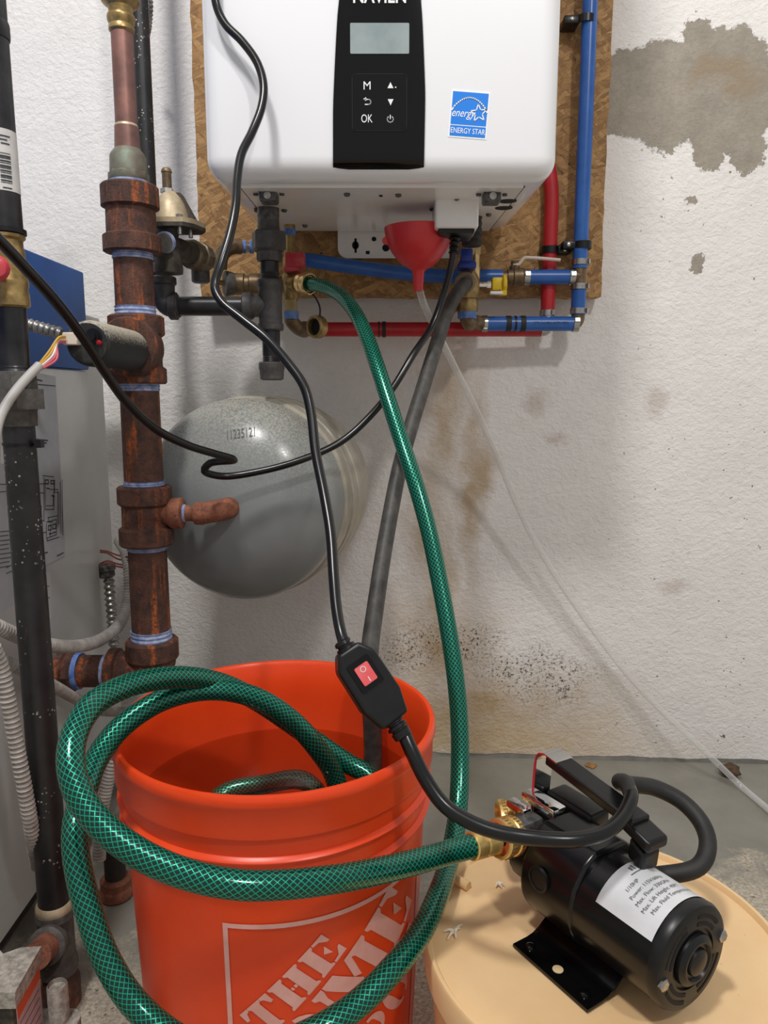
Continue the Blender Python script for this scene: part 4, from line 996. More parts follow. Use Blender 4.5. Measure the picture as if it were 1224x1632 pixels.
lef('pipe_dope', [(1452,26),(1447,28),(1440,28),(1436,25)], 'regulator')
lef('tee', [(1545,29),(1535,30),(1520,27),(1480,27),(1462,27),(1458,30),(1448,29)], 'cast_grey')
mb = MB(); p0 = Vector((LX, LY, ZY(1492, LY))); dv = (W(38,1535,0.665)-W(82,1492,LY)).normalized()
mb.lathe([(0.0165,0),(0.0165,0.03),(0.0195,0.032),(0.0195,0.042),(0.0165,0.044)], p0, dv, 20); mb.build('tee_branch', 'cast_grey', LP)
mb = MB(); mb.lathe([(0.0140,0.04),(0.0140,0.075)], p0, dv, 18); mb.build('branch_nipple', 'rust_light', LP)
zf = ZY(1548, LY)
mb = MB(); mb.lathe([(0.0185,zf+0.012),(0.0165,zf),(0.0165,zf-0.006),(0.0215,zf-0.010),(0.022,0.022),(0.0205,0.016),(0.0215,0.012),(0.0215,0.003),(0.019,0.0)], (LX, LY, 0), (0,0,1), 24); mb.build('drip_cap', 'rust', LP)

# ================================================================ FLOW SENSOR ON THE RUSTY TEE
sz = ZY(547, 0.80); sx0 = RX+0.004
FS = thing('flow_sensor', 'dusty black cylindrical sensor screwed into the rusty tee', 'sensor', (sx0, 0.87, sz))
mb = MB(); mb.lathe([(0.0240,0),(0.0240,0.118),(0.0228,0.125),(0.0205,0.127)], (sx0, 0.925, sz), (0,-1,0), 32); mb.build('housing', 'dusty_housing', FS)
yf = 0.925-0.1272
mb = MB(); mb.lathe([(0.0205,0),(0.0205,0.0008),(0.018,0.001)], (sx0, yf, sz), (0,-1,0), 28); mb.build('end_face', 'dusty_black', FS)
q = W(150, 537, yf); mb = MB(); mb.lathe([(0.0085,0),(0.0085,0.003),(0.0065,0.003),(0.0065,0.006),(0.0045,0.006),(0.0045,0.010),(0.002,0.010)], (q.x, yf, q.z), (0,-1,0), 16); mb.build('knob', 'black_plastic', FS)
q = W(158, 547, yf-0.004); mb = MB(); mb.lathe([(0.0028,0),(0.0028,0.006),(0.0014,0.0075)], (q.x, yf, q.z), (0,-1,0.1), 12); mb.build('red_indicator', simple('indicator_red', C(150,24,30), rough=0.2), FS)
a = W(101, 530, yf-0.006); b = W(120, 550, yf-0.006)
CN = rbox('connector', (a.x, yf-0.010, b.z), (b.x+0.004, yf+0.006, a.z), 0.001, 'nylon', FS, 1)
for i, (mt, y0, y1) in enumerate((('wire_yellow',536,583),('wire_yellow',539,585),('wire_white',541,587),('wire_pink',544,589),('wire_pink',546,590))):
    mb = MB(); mb.tube([W(104,y0,yf-0.012), W(94-i*0.6,y0+1.5,yf-0.022), W(78+i*3,560+i*3.2,0.765), W(60+i*0.7,y1,0.757)], 0.0011, 8, 0.004); mb.build('wire', mt, FS)
mb = MB(); mb.tube([W(63,582,0.757), W(45,600,0.745), W(20,630,0.725), W(2,660,0.71), W(-6,690,0.70), W(-8,760,0.70)], 0.0046, 12, 0.006)
tag(mb.build('control_cable', 'cable_grey'), 'grey control cable with split coloured wires crossing the black riser', 'cable')
# ================================================================ FLEXIBLE CONDUITS
def flex(name, pts, r, amp, pitch, mat, label, seg=12):
    mb = MB(); mb.tube(pts, ribs(r, amp, pitch), seg, pitch/5.0)
    return tag(mb.build(name, mat, None, 60), label, 'conduit', 'flexible conduits around the boiler')
flex('armoured_conduit', [W(-20,503,0.87), W(40,516,0.87), W(98,532,0.865)], 0.0063, 0.0011, 0.0068, 'conduit_metal', 'metal flexible conduit running into the dusty black sensor')
flex('flexible_conduit', [W(-30,985,0.76), W(5,1003,0.785), W(40,1018,0.815), W(85,1029,0.86), W(130,1029,0.925), W(165,1017,0.985), W(190,995,1.03), W(203,960,1.06), W(206,915,1.08), W(200,880,1.10), W(190,862,1.13)], 0.0078, 0.0008, 0.0044, 'conduit', 'pale flexible conduit curving behind the rusty riser')
flex('flexible_conduit', [W(-12,1030,0.70), W(2,1065,0.71), W(14,1120,0.715), W(27,1190,0.72), W(40,1260,0.725), W(52,1330,0.74), W(60,1380,0.80)], 0.0068, 0.0011, 0.0056, 'conduit', 'ribbed conduit hanging down in front of the boiler, left of the black riser')
flex('flexible_conduit', [W(-20,1045,0.79), W(10,1055,0.80), W(40,1070,0.82), W(90,1096,0.90), W(125,1116,0.97), W(160,1132,1.02), W(205,1135,1.06)], 0.0070, 0.0007, 0.0044, 'conduit', 'pale flexible conduit passing under the rusty elbow')
flex('flexible_conduit', [W(188,1165,0.92), W(178,1215,0.91), W(168,1262,0.905), W(160,1310,0.90), W(158,1370,0.90)], 0.0080, 0.0009, 0.0046, 'conduit', 'grey conduit standing between the green hose loop and the orange bucket')
flex('armoured_conduit', [W(172,905,1.16), W(175,940,1.16), W(179,985,1.16), W(182,1030,1.165)], 0.0078, 0.0016, 0.0095, 'conduit_metal', 'shiny armoured conduit hanging at the back edge of the boiler')
CNB = thing('conduit_connector', 'small metal conduit connector with brown wires at the back of the boiler', 'connector', W(170, 905, 1.15))
mb = MB(); mb.lathe([(0.010,0),(0.0125,0.002),(0.0125,0.010),(0.015,0.012),(0.015,0.02),(0.011,0.022)], W(171,920,1.16), (-0.1,0,1), 16); mb.build('body', 'zinc', CNB)
for i, (y0, y1) in enumerate(((877,888),(880,894),(898,902),(902,906))):
    mb = MB(); mb.tube([W(160,y0,1.14), W(172,y0+2-6*(i > 1),1.12), W(188,y1-3,1.10), W(207,y1,1.08)], 0.0013, 8, 0.005); mb.build('wire', 'wire_red', CNB)
# rusty leg seen behind the bucket
q = WZ(186, 1428, 0.0); LG = thing('floor_pipe_stub', 'rusty round pipe foot on the floor between hose and bucket', 'pipe', q)
mb = MB(); mb.lathe([(0.020,0),(0.0225,0.003),(0.0225,0.012),(0.020,0.016),(0.021,0.026),(0.017,0.030)], q, (0,0,1), 20); mb.build('foot', 'rust_light', LG)
mb = MB(); mb.lathe([(0.014,0.028),(0.014,0.09)], q, (0,0,1), 18); mb.build('post', 'dark_base', LG)
# ================================================================ GAS VALVE, lower left corner
GV = thing('gas_valve', 'dusty grey cast gas valve with red warning label in the lower left corner', 'valve', (-0.37, 0.61, 0.0))
gx1 = -0.322
rbox('body', (-0.42, 0.586, 0.0), (gx1-0.004, 0.636, 0.150), 0.003, 'regulator_body', GV, 2)
tp_ = [(-0.44,0.582),(gx1+0.001,0.582),(gx1-0.001,0.638)]+[(gx1-0.020-0.012*math.sin(math.pi*i/6), 0.636-0.008*math.sin(math.pi*i/6)) for i in range(7)][:4]+[(-0.368,0.640),(-0.372,0.655),(-0.44,0.655)]
mb = MB(); mb.prism(tp_, (0,0,0.150), EX, EY, 0.016, EZ); mb.build('top_plate', 'valve_grey', GV, 30)
mb = MB(); mb.prism([(-0.0, 0.0), (0.0, 0.0)] and [(-0.44,0.164),(-0.372,0.164),(-0.366,0.176),(-0.374,0.192),(-0.44,0.20)], (0,0.605,0), EX, EZ, 0.02, EY); mb.build('lug', 'valve_grey', GV, 30)
lx = gx1-0.0035
mb = MB(); mb.prism([(0.590,0.05),(0.600,0.035),(0.634,0.085),(0.634,0.152),(0.590,0.150)], (lx,0,0), EY, EZ, 0.0008, EX); lab = mb.build('label', 'label_pink', GV, 0)
mb = MB(); mb.prism([(0.590,0.132),(0.634,0.136),(0.634,0.152),(0.590,0.150)], (lx+0.0008,0,0), EY, EZ, 0.0004, EX); mb.build('warning_band', 'label_red', lab, 0)
mb = MB()
for i in range(7): mb.strip([(lx+0.0008,0.594,0.125-i*0.009), (lx+0.0008,0.630,0.127-i*0.009)], 0.0012, (1,0,0), 0.0002)
mb.build('label_lines', 'ink_soft', lab, 0)
mb = MB(); mb.lathe([(0.0095,0),(0.0095,0.122),(0.0085,0.124),(0.0085,0.119),(0.003,0.119)], (-0.312, 0.640, 0), (0,0,1), 18); mb.build('post', 'valve_grey', GV)
mb = MB(); mb.prism(rrect(0.05, 0.05, 0.012), (-0.318, 0.628, 0.060), EX, EY, 0.026, EZ); mb.build('base_flange', 'valve_grey', GV, 30)
rbox('terminal', (-0.40, 0.572, 0.06), (gx1-0.012, 0.588, 0.132), 0.003, 'black_plastic', GV, 2)
for zz in (0.085, 0.115): rbox('terminal_clip', (-0.395, 0.566, zz), (gx1-0.014, 0.576, zz+0.012), 0.002, 'valve_grey', GV, 2)
# ================================================================ ORANGE BUCKET
BC = Vector((-0.102, 0.68, 0.0)); BH = 0.378
BK = thing('orange_bucket', 'orange plastic bucket with printed shop logo, holding water and hoses', 'bucket', BC)
def wall_r(z): return 0.129+(0.1445-0.129)*(z/BH)
prof_o = [(0.0008,0.004),(0.120,0.004),(0.126,0.0),(0.129,0.006)]+[(wall_r(z), z) for z in (0.06,0.12,0.18,0.24,0.285)]
for z0 in (0.296, 0.318):
    prof_o += [(wall_r(z0)+0.0004, z0), (wall_r(z0)+0.0046, z0+0.0012), (wall_r(z0)+0.0052, z0+0.0028), (wall_r(z0)+0.0040, z0+0.0042), (wall_r(z0)+0.0010, z0+0.006)]
prof_o += [(wall_r(0.338)+0.0008, 0.338), (0.1478,0.341), (0.1484,0.344), (0.1484,0.364), (0.1500,0.367), (0.1510,0.370), (0.1508,0.375), (0.1490,0.378), (0.1455,0.3775), (0.1430,0.374)]
prof_i = [(wall_r(z)-0.0026, z) for z in (0.34,0.28,0.2,0.12,0.05)]+[(0.122,0.010),(0.0008,0.0085)]
mb = MB(); mb.lathe(prof_o+prof_i, BC, (0,0,1), 96, True); mb.build('shell', 'orange', BK, 40)
# printed logo: slanted stencil letters in a square frame
def ibeam(x0, w_): 
    s = min(0.07, w_*0.2); return [(x0,0),(x0+w_,0),(x0+w_,.07),(x0+w_-s,.13),(x0+w_-s,.87),(x0+w_,.93),(x0+w_,1),(x0,1),(x0,.93),(x0+s,.87),(x0+s,.13),(x0,.07)]
def crescent(cx, cy, rx, ry, tx, a0, a1, n=10):
    o_ = [(cx+rx*math.cos(math.radians(a0+(a1-a0)*i/n)), cy+ry*math.sin(math.radians(a0+(a1-a0)*i/n))) for i in range(n+1)]
    i_ = [(cx+(rx-tx*abs(math.cos(math.radians(a0+(a1-a0)*i/n)))-0.06)*math.cos(math.radians(a0+(a1-a0)*i/n)), cy+(ry-0.08)*math.sin(math.radians(a0+(a1-a0)*i/n))) for i in range(n+1)]
    return o_+i_[::-1]
GL = {
 'T': (1.05, [ibeam(.30,.46), [(0,1),(.29,1),(.29,.91),(.20,.88),(.10,.68),(0,.70)], [(1.05,1),(.77,1),(.77,.91),(.85,.88),(.95,.68),(1.05,.70)]]),
 'H': (1.12, [ibeam(0,.50), ibeam(.60,.50), [(.46,.46),(.53,.46),(.53,.56),(.46,.56)], [(.57,.46),(.66,.46),(.66,.56),(.57,.56)]]),
 'E': (0.98, [ibeam(0,.50), [(.53,1),(.95,1),(.95,.68),(.87,.70),(.72,.89),(.53,.92)], [(.53,0),(.98,0),(.98,.34),(.90,.32),(.74,.11),(.53,.08)], [(.53,.5),(.72,.68),(.72,.32)]]),
 'O': (1.10, [crescent(.50,.5,.50,.52,.28,95,265), crescent(.60,.5,.50,.52,.28,-85,85)]),
 'M': (1.55, [[(0,0),(.32,0),(.32,.07),(.21,.12),(.21,.80),(.27,.93),(.27,1),(0,1),(0,.93),(.08,.88),(.08,.12),(0,.07)], [(.30,1),(.62,1),(.88,.45),(.74,.08),(.30,.92)], [(.92,.52),(1.10,.92),(1.10,1),(.97,1),(.80,.62)], ibeam(1.08,.46)]),
 'D': (1.10, [ibeam(0,.50), crescent(.55,.5,.52,.5,.28,-85,85)]),
 'P': (1.02, [ibeam(0,.50), crescent(.55,.70,.45,.30,.2,-85,85)]),
}
PHI0 = math.radians(-11.0); ZTOP, SIDE = 0.264, 0.205
def onbucket(u, v):
    """u metres along the arc from the logo's left edge, v metres below its top edge"""
    z = ZTOP-v; r = wall_r(z)+0.0007; ph = PHI0+u/0.139
    return (BC.x+r*math.sin(ph), BC.y-r*math.cos(ph), z)
def decal(name, polys):
    bm = bmesh.new()
    for p in polys:
        vv = [bm.verts.new((x, y, 0)) for x, y in p]
        if len(vv) > 2: bm.faces.new(vv)
    xs = [v.co.x for v in bm.verts]; x = math.floor(min(xs)/0.008)*0.008
    while x < max(xs):
        bmesh.ops.bisect_plane(bm, geom=bm.verts[:]+bm.edges[:]+bm.faces[:], plane_co=(x,0,0), plane_no=(1,0,0)); x += 0.008
    bmesh.ops.triangulate(bm, faces=bm.faces[:])
    for v in bm.verts: v.co = onbucket(v.co.x, v.co.y)
    bmesh.ops.recalc_face_normals(bm, faces=bm.faces[:])
    for f in bm.faces:
        c = f.calc_center_median()
        if f.normal.x*(c.x-BC.x)+f.normal.y*(c.y-BC.y) < 0: f.normal_flip()
    me = bpy.data.meshes.new(name); bm.to_mesh(me); bm.free()
    return link(name, me, 'logo_white', LOGO, 0)
LOGO = None
fw = 0.0042
def frame_polys():
    S_ = SIDE; out = []
    def seg(x0, y0, x1, y1): out.append([(x0,y0),(x1,y0),(x1,y1),(x0,y1)])
    seg(0,0,S_,fw); seg(0,fw,fw,S_); seg(S_-fw,fw,S_,S_); seg(fw,S_-fw,S_-fw,S_); return out
LOGO = BK
LOGO = decal('logo_frame', frame_polys())
def word(txt, e1c, e2, h, gap=0.10, squeeze=1.0):
    tot = sum(GL[c][0] for c in txt)*squeeze+gap*(len(txt)-1); x = e1c/h-tot/2
    for ch in txt:
        wd, pl = GL[ch]; polys = []
        for p in pl:
            q = []
            for (a, b) in p:
                s1 = (x+a*squeeze)*h; s2_ = e2+(b-0.5)*h
                u = SIDE/2+(s1-s2_)*0.7071; v = SIDE/2-(s1+s2_)*0.7071
                q.append((u, v))
            polys.append(q)
        decal('logo_letter', polys); x += wd*squeeze+gap
word('THE', -0.004, 0.062, 0.031, 0.08, 0.95)
word('HOME', 0.000, 0.012, 0.058, 0.06, 0.72)
word('DEPOT', 0.000, -0.052, 0.050, 0.06, 0.62)
# water in the bucket
wr = wall_r(0.30)-0.0032
mb = MB(); mb.lathe([(0.0008,0.0105),(0.118,0.0105),(wall_r(0.05)-0.0034,0.05),(wall_r(0.2)-0.0034,0.2),(wr,0.300),(wr*0.5,0.300),(0.0008,0.300)], BC, (0,0,1), 64)
tag(mb.build('bucket_water', 'water'), 'clear water standing in the orange bucket', 'water')

# ================================================================ TAN PAIL
PCN = Vector((0.190, 0.590, 0.0)); PH = 0.210; PK = 0.155/0.1505
PL = thing('tan_pail', 'tan plastic pail with a lid, the pump standing on it', 'pail', PCN)
mb = MB(); mb.lathe([(r*PK, h) for r, h in [(0.0008,0.0),(0.128,0.0),(0.132,0.004),(0.1455,PH-0.012),(0.1455,PH-0.010),(0.0008,PH-0.010)]], PCN, (0,0,1), 72); mb.build('body', 'plastic_tan', PL)
mb = MB(); mb.lathe([(r*PK, h) for r, h in [(0.1462,PH-0.022),(0.150,PH-0.022),(0.1505,PH+0.002),(0.1490,PH+0.0046),(0.1462,PH+0.0046),(0.1445,PH+0.002),(0.1435,PH),(0.118,PH),(0.117,PH-0.0006),(0.0008,PH-0.0006),(0.0008,PH-0.008),(0.1450,PH-0.008)]], PCN, (0,0,1), 96, False)
LD = mb.build('lid', 'plastic_tan', PL)
q0, q1 = WZ(727,1402,PH+0.004), WZ(746,1412,PH+0.004); mb = MB(); mb.lathe([(0.0048,0),(0.0048,(q1-q0).length),(0.0042,(q1-q0).length+0.0008)], q0, q1-q0, 14); mb.build('nib', 'plastic_tan', LD)

# bits of white shaving on the lid
def bits(px, py, n, sz, label, seed):
    rr = random.Random(seed); c = WZ(px, py, PH); mb = MB()
    for i in range(n):
        a = rr.uniform(0, 6.28); L = sz*rr.uniform(0.6,1.2)
        p = [c+Vector((0,0,0.0016)), c+Vector((math.cos(a)*L*0.5, math.sin(a)*L*0.5, 0.0032)), c+Vector((math.cos(a)*L, math.sin(a)*L, 0.0014))]
        mb.tube(p, lambda l, L=L: 0.0013*(1.15-min(1, l/L))+0.0004, 7, 0.0015)
    tag(mb.build('plastic_shaving', 'shaving'), label, 'shaving', 'white plastic shavings on the pail lid')
bits(724, 1487, 5, 0.011, 'largest star-shaped white shaving near the left edge of the lid', 1)
bits(793, 1411, 4, 0.006, 'small white shaving beside the shadow behind on the lid', 2)
bits(803, 1368, 2, 0.006, 'tiny white shaving by the back rim under the brass coupling', 5)

# ================================================================ TRANSFER PUMP
PA = Vector((0.54, -0.8417, 0)).normalized(); PV = Vector((-PA.y, PA.x, 0)); PO = Vector((0.197, 0.559, 0.0)); AZ = 0.262; MR = 0.0415
PM = thing('transfer_pump', 'small black electric transfer pump with handle standing on the tan pail', 'pump', (PO.x, PO.y, PH))
def PP(u, v, z): return PO+PA*u+PV*v+EZ*z
def prim(name, prof, mat, v=0.0, z=AZ, u0=0.0, seg=40, parent=None, cap=True):
    mb = MB(); mb.lathe(prof, PP(u0, v, z), PA, seg, cap); return mb.build(name, mat, parent or PM)
M['motor_black'] = simple('motor_black', C(9,9,10), rough=0.24, spec=0.45)
MO = prim('motor_body', [(MR-0.001,-0.020),(MR,-0.019),(MR,0.055)], 'motor_black')
EC = prim('end_cap', [(MR+0.0004,0.0545),(MR+0.0006,0.059),(MR-0.001,0.0625),(MR-0.004,0.064),(0.024,0.064),(0.0235,0.062),(0.0205,0.062),(0.020,0.066),(0.016,0.069),(0.0145,0.069),(0.013,0.0665),(0.011,0.0665),(0.010,0.069),(0.005,0.0705)], 'black_plastic', seg=48)
def slot(r0, r1, a0, a1):
    n = 10; po = [(r1*math.cos(math.radians(a0+(a1-a0)*i/n)), r1*math.sin(math.radians(a0+(a1-a0)*i/n))) for i in range(n+1)]+[(r0*math.cos(math.radians(a1+(a0-a1)*i/n)), r0*math.sin(math.radians(a1+(a0-a1)*i/n))) for i in range(n+1)]
    mb = MB(); mb.prism(po, PP(0.0636, 0, AZ), PV, EZ, 0.0008, PA); mb.build('vent_slot', 'dark_hole', EC, 0)
for r0, r1, a0, a1 in ((0.0320,0.0350,35,85),(0.0260,0.0290,35,85),(0.0315,0.0335,110,170),(0.0255,0.0285,110,175),(0.0320,0.0350,205,255),(0.0260,0.0290,200,255),(0.0315,0.0335,285,345),(0.0255,0.0280,285,345)): slot(r0, r1, a0, a1)
for a in (8, 188):
    c = PP(0.0615, (MR-0.0065)*math.cos(math.radians(a)), AZ+(MR-0.0065)*math.sin(math.radians(a)))
    mb = MB(); mb.lathe([(0.0050,0),(0.0050,0.004),(0.0035,0.0052)], c, PA, 6); s_ = mb.build('screw', 'stainless', EC)
# rear housing: squarer, with a flat top
hp = [(0.047*math.cos(t), 0.047*math.sin(t)) for t in [math.radians(205+130*i/14) for i in range(15)]]
hp = [(0.0435*math.sin(math.radians(-100+200*i/20)), -0.0435*math.cos(math.radians(-100+200*i/20))) for i in range(21)]+[(0.040,0.022),(0.030,0.038),(0.020,0.045),(-0.016,0.046),(-0.028,0.038),(-0.040,0.020)]
def hbox(name, poly, u0, u1, mat, parent=None, bev=0.003):
    mb = MB(); mb.prism(poly, PP(u0, 0, AZ), PV, EZ, u1-u0, PA); o = mb.build(name, mat, parent or PM, 30)
    if bev:
        b = o.modifiers.new('bevel', 'BEVEL'); b.width = bev; b.segments = 3; b.limit_method = 'ANGLE'
    return o
RH = hbox('rear_housing', hp, -0.078, -0.018, 'motor_black')
mb = MB(); c = PP(-0.055, -0.0435, AZ+0.012); mb.lathe([(0.011,-0.002),(0.011,0.001),(0.009,0.0012),(0.009,0.0004),(0.004,0.0004)], c, -PV, 20); mb.build('brush_cap', 'black_plastic', RH)
hb = [(0.030*math.cos(math.radians(360*i/20)), 0.002+0.032*math.sin(math.radians(360*i/20))) for i in range(20)]
HDP = hbox('pump_head', hb, -0.108, -0.079, 'black_plastic', None, 0.002)
hbox('gasket', [(x*1.12, z*1.08) for x, z in hb], -0.0815, -0.0785, 'red_rubber', HDP, 0)
rbox('terminal_cover', (-0.013,-0.028,-0.008), (0.013,0.028,0.008), 0.004, 'black_plastic', PM, 3, lambda p: PP(-0.082+p.y, 0.030+p.x, AZ+0.042+p.z))
for k, (u, v) in enumerate(((-0.099,0.004),(-0.110,-0.016))):
    ln_ = 0.021 if k == 0 else 0.012; wd_ = 0.0085 if k == 0 else 0.0055
    rbox('chrome_clamp', (-wd_,-ln_,-0.004), (wd_,ln_,0.004), 0.002, 'chrome', HDP, 2, lambda p, u=u, v=v: PP(u+p.y, v+p.x, AZ+0.046-0.008*0+p.z-(0.004 if v < -0.01 else 0)))
# two brass hose unions on the pump head
def coupling(c, ax, parent, open_end):
    mb = MB(); kn = [(0.0150+0.0008*(i % 2), 0.0) for i in range(2)]
    mb.lathe([(0.0125,-0.003),(0.0172,-0.001),(0.0172,0.005),(0.0162,0.006),(0.0162,0.011),(0.0172,0.012),(0.0172,0.018),(0.0150,0.0195),(0.0140,0.0195),(0.0140,0.008)], c, ax, 24, False); o = mb.build('brass_coupling', 'brass_new', parent)
    mb = MB(); x, y, a = basis(ax)
    for i in range(30):
        t = 2*math.pi*i/30; d_ = x*math.cos(t)+y*math.sin(t)
        for h in (0.0025, 0.0135): mb.box(c+a*h+d_*0.0172, (0.0011,0.0011,0.004), Matrix((d_, a.cross(d_), a)).transposed())
    mb.build('knurling', 'brass', o, 0, 'stuff')
    mb = MB(); mb.lathe([(0.0070,0.0150),(0.0138,0.0150),(0.0138,0.0130),(0.0070,0.0130)], c, ax, 24, False); mb.build('washer', 'washer_orange', o)
    return o
ou = W(812, 1333, 0.622); oax = (W(765,1345,0.60)-ou).normalized()
rbox('outlet_port', (-0.014,-0.010,-0.010), (0.014,0.010,0.010), 0.004, 'zinc', HDP, 2, lambda p: Vector(W(838,1318,0.63))+PV*p.x+PA*p.y+EZ*p.z)
mb = MB(); mb.tube([W(845,1330,0.628), W(830,1331,0.625), ou], 0.0105, 16, 0.004); mb.build('outlet_neck', 'black_plastic', HDP)
coupling(ou-oax*0.004, oax, PM, False)
i0 = W(822, 1303, 0.665); iax = Vector((-0.94, -0.05, -0.05)).normalized()
mb = MB(); mb.tube([W(850,1310,0.655), W(835,1306,0.66), i0], 0.0115, 16, 0.004); mb.build('inlet_neck', 'zinc', HDP)
coupling(i0-iax*0.002, iax, PM, True)
# carrying handle
def hpt(u, v, z): return PP(u, v, z)
ha, hb_ = W(882, 1207, 0.655), W(1022, 1312, 0.565)
hd_ = (hb_-ha); hw = Vector((hd_.y, -hd_.x, 0)).normalized()*-1
hn = hd_.cross(hw).normalized()
if hn.z < 0: hn = -hn
def strap(name, p, q, wd, th, mat, parent, bev=0.002):
    d_ = q-p; pl = [(-wd/2,0),(wd/2,0),(wd/2,d_.length),(-wd/2,d_.length)]
    mb = MB(); mb.prism(pl, p-hn*th/2, hw, d_.normalized(), th, hn); o = mb.build(name, mat, parent, 30)
    b = o.modifiers.new('bevel', 'BEVEL'); b.width = bev; b.segments = 3
    return o
HN = strap('handle', ha, hb_, 0.021, 0.009, 'black_plastic', PM)
strap('handle_tip', hb_-hd_.normalized()*0.012-EZ*0.003, hb_+hd_.normalized()*0.018-EZ*0.008, 0.024, 0.010, 'black_plastic', HN, 0.003)
fa = ha-hd_.normalized()*0.004+EZ*0.001; fb = W(862, 1258, 0.662)
mb = MB(); vs = []
path = [ha+hd_.normalized()*0.014+hn*0.0052, ha-hd_.normalized()*0.002+hn*0.0052, ha-hd_.normalized()*0.009+hn*0.002, ha-hd_.normalized()*0.012-hn*0.006, fb, fb-EZ*0.03]
for p in path: vs += [p-hw*0.010, p+hw*0.010]
n = len(path); off = []
for i in range(n):
    d_ = (path[min(i+1,n-1)]-path[max(i-1,0)]).normalized(); off.append(hw.cross(d_).normalized()*0.0014)
vs2 = [v-off[i//2] for i, v in enumerate(vs)]
fs = []
for i in range(n-1):
    a = 2*i; b = a+2*n; fs += [(a,a+1,a+3,a+2),(b+2,b+3,b+1,b),(a,a+2,b+2,b),(a+1,b+1,b+3,a+3)]
fs += [(0,2*n,2*n+1,1),(2*n-2,2*n-1,4*n-1,4*n-2)]
mb.add(vs+vs2, fs); BRK = mb.build('handle_bracket', 'chrome', HN, 30)
mb = MB(); mb.tube([p-hw*0.0105-off[i]*0.5 for i, p in enumerate(path)][1:], 0.0011, 8, 0.004); mb.build('red_edge', 'red_rubber', BRK)
strap('handle_foot', hb_-EZ*0.020-hd_.normalized()*0.004, hb_-EZ*0.026+hd_.normalized()*0.012, 0.020, 0.018, 'black_plastic', HN, 0.003)
# feet
def foot(sgn):
    lo, hi = -0.066, 0.018
    n = 8; prof = [(0.020, 0.012)]+[(0.020+0.032*i/n, 0.012-0.0105*(math.sin(math.pi/2*i/n))) for i in range(1, n)]+[(0.058,0.0012),(0.062,0.0012)]
    prof = [(0.014,0.018),(0.022,0.012),(0.030,0.006),(0.037,0.0028),(0.044,0.0018),(0.060,0.0018)]
    top = [PP(0, sgn*v, PH+z+0.0014) for v, z in prof]; bot = [PP(0, sgn*v, PH+z-0.0010) for v, z in prof]
    mb = MB(); m = len(prof); vs = [p+PA*lo for p in top]+[p+PA*hi for p in top]+[p+PA*lo for p in bot]+[p+PA*hi for p in bot]
    fs = []
    for i in range(m-1): fs += [(i,i+1,m+i+1,m+i),(2*m+i,3*m+i,3*m+i+1,2*m+i+1),(i,2*m+i,2*m+i+1,i+1),(m+i,m+i+1,3*m+i+1,3*m+i)]
    fs += [(0,m,3*m,2*m),(m-1,3*m-1,4*m-1,2*m-1)]
    mb.add(vs, fs); F = mb.build('foot_plate', 'black_gloss', PM, 40)
    for u in (-0.055, 0.006):
        mb = MB(); mb.lathe([(0.0045,0),(0.004,0.0018),(0.002,0.0028)], PP(u, sgn*0.050, PH+0.003), (0,0,1), 14); mb.build('stud', 'black_gloss', F)
    mb = MB(); mb.lathe([(0.0045,0),(0.0045,0.0005)], PP(-0.024, sgn*0.049, PH+0.0031), (0,0,1), 16); mb.build('bolt_hole', 'plastic_tan', F)
foot(-1); foot(1)
# rating label wrapped over the motor
mb = MB(); n = 16; vs = []
A0_, A1_ = math.radians(-58), math.radians(52)
for i in range(n+1):
    t = A0_+(A1_-A0_)*i/n
    for u in (0.000, 0.053): vs.append(PP(u, (MR+0.0005)*math.sin(t), AZ+(MR+0.0005)*math.cos(t)))
mb.add(vs, [(2*i,2*i+2,2*i+3,2*i+1) for i in range(n)]); LAB = mb.build('rating_label', 'silver_label', PM)
def labtext(body, u, t0, size, mat='ink_soft'):
    vs, fs = text2d(body, size, 0, 0, 'LEFT')
    out = []
    for x, y, z in vs:
        t = t0+x/MR; out.append(PP(u-y, (MR+0.0009)*math.sin(t), AZ+(MR+0.0009)*math.cos(t)))
    mb = MB(); mb.add(out, fs); mb.build('label_text', mat, LAB, 0)
labtext('1/10HP', 0.018, -0.55, 0.0048); labtext('Power: 115V/60Hz', 0.0245, -0.62, 0.0048); labtext('Max. Flow: 330GPH', 0.031, -0.66, 0.0048); labtext('Max. Lift Height: 40FT', 0.0375, -0.70, 0.0048); labtext('Max. Fluid Temperature', 0.044, -0.62, 0.0048)
mb = MB(); vs = []
for i in range(9):
    t = -0.2+0.95*i/8
    for u in (0.0108, 0.0118): vs.append(PP(u, (MR+0.0009)*math.sin(t), AZ+(MR+0.0009)*math.cos(t)))
mb.add(vs, [(2*i,2*i+2,2*i+3,2*i+1) for i in range(8)]); mb.build('label_rule', 'ink_soft', LAB, 0)
mb = MB(); rr = random.Random(11)          # heading too blurred to read
for i in range(11):
    t = -0.10+i*0.075; du_ = rr.uniform(0.0032, 0.0055); w_ = rr.uniform(0.035, 0.055)
    mb.add([PP(u, (MR+0.0009)*math.sin(k), AZ+(MR+0.0009)*math.cos(k)) for u, k in ((0.0085,t),(0.0085,t+w_),(0.0085-du_,t+w_),(0.0085-du_,t))], [(0,1,2,3)])
mb.build('label_heading', 'ink_soft', LAB, 0, 'stuff')
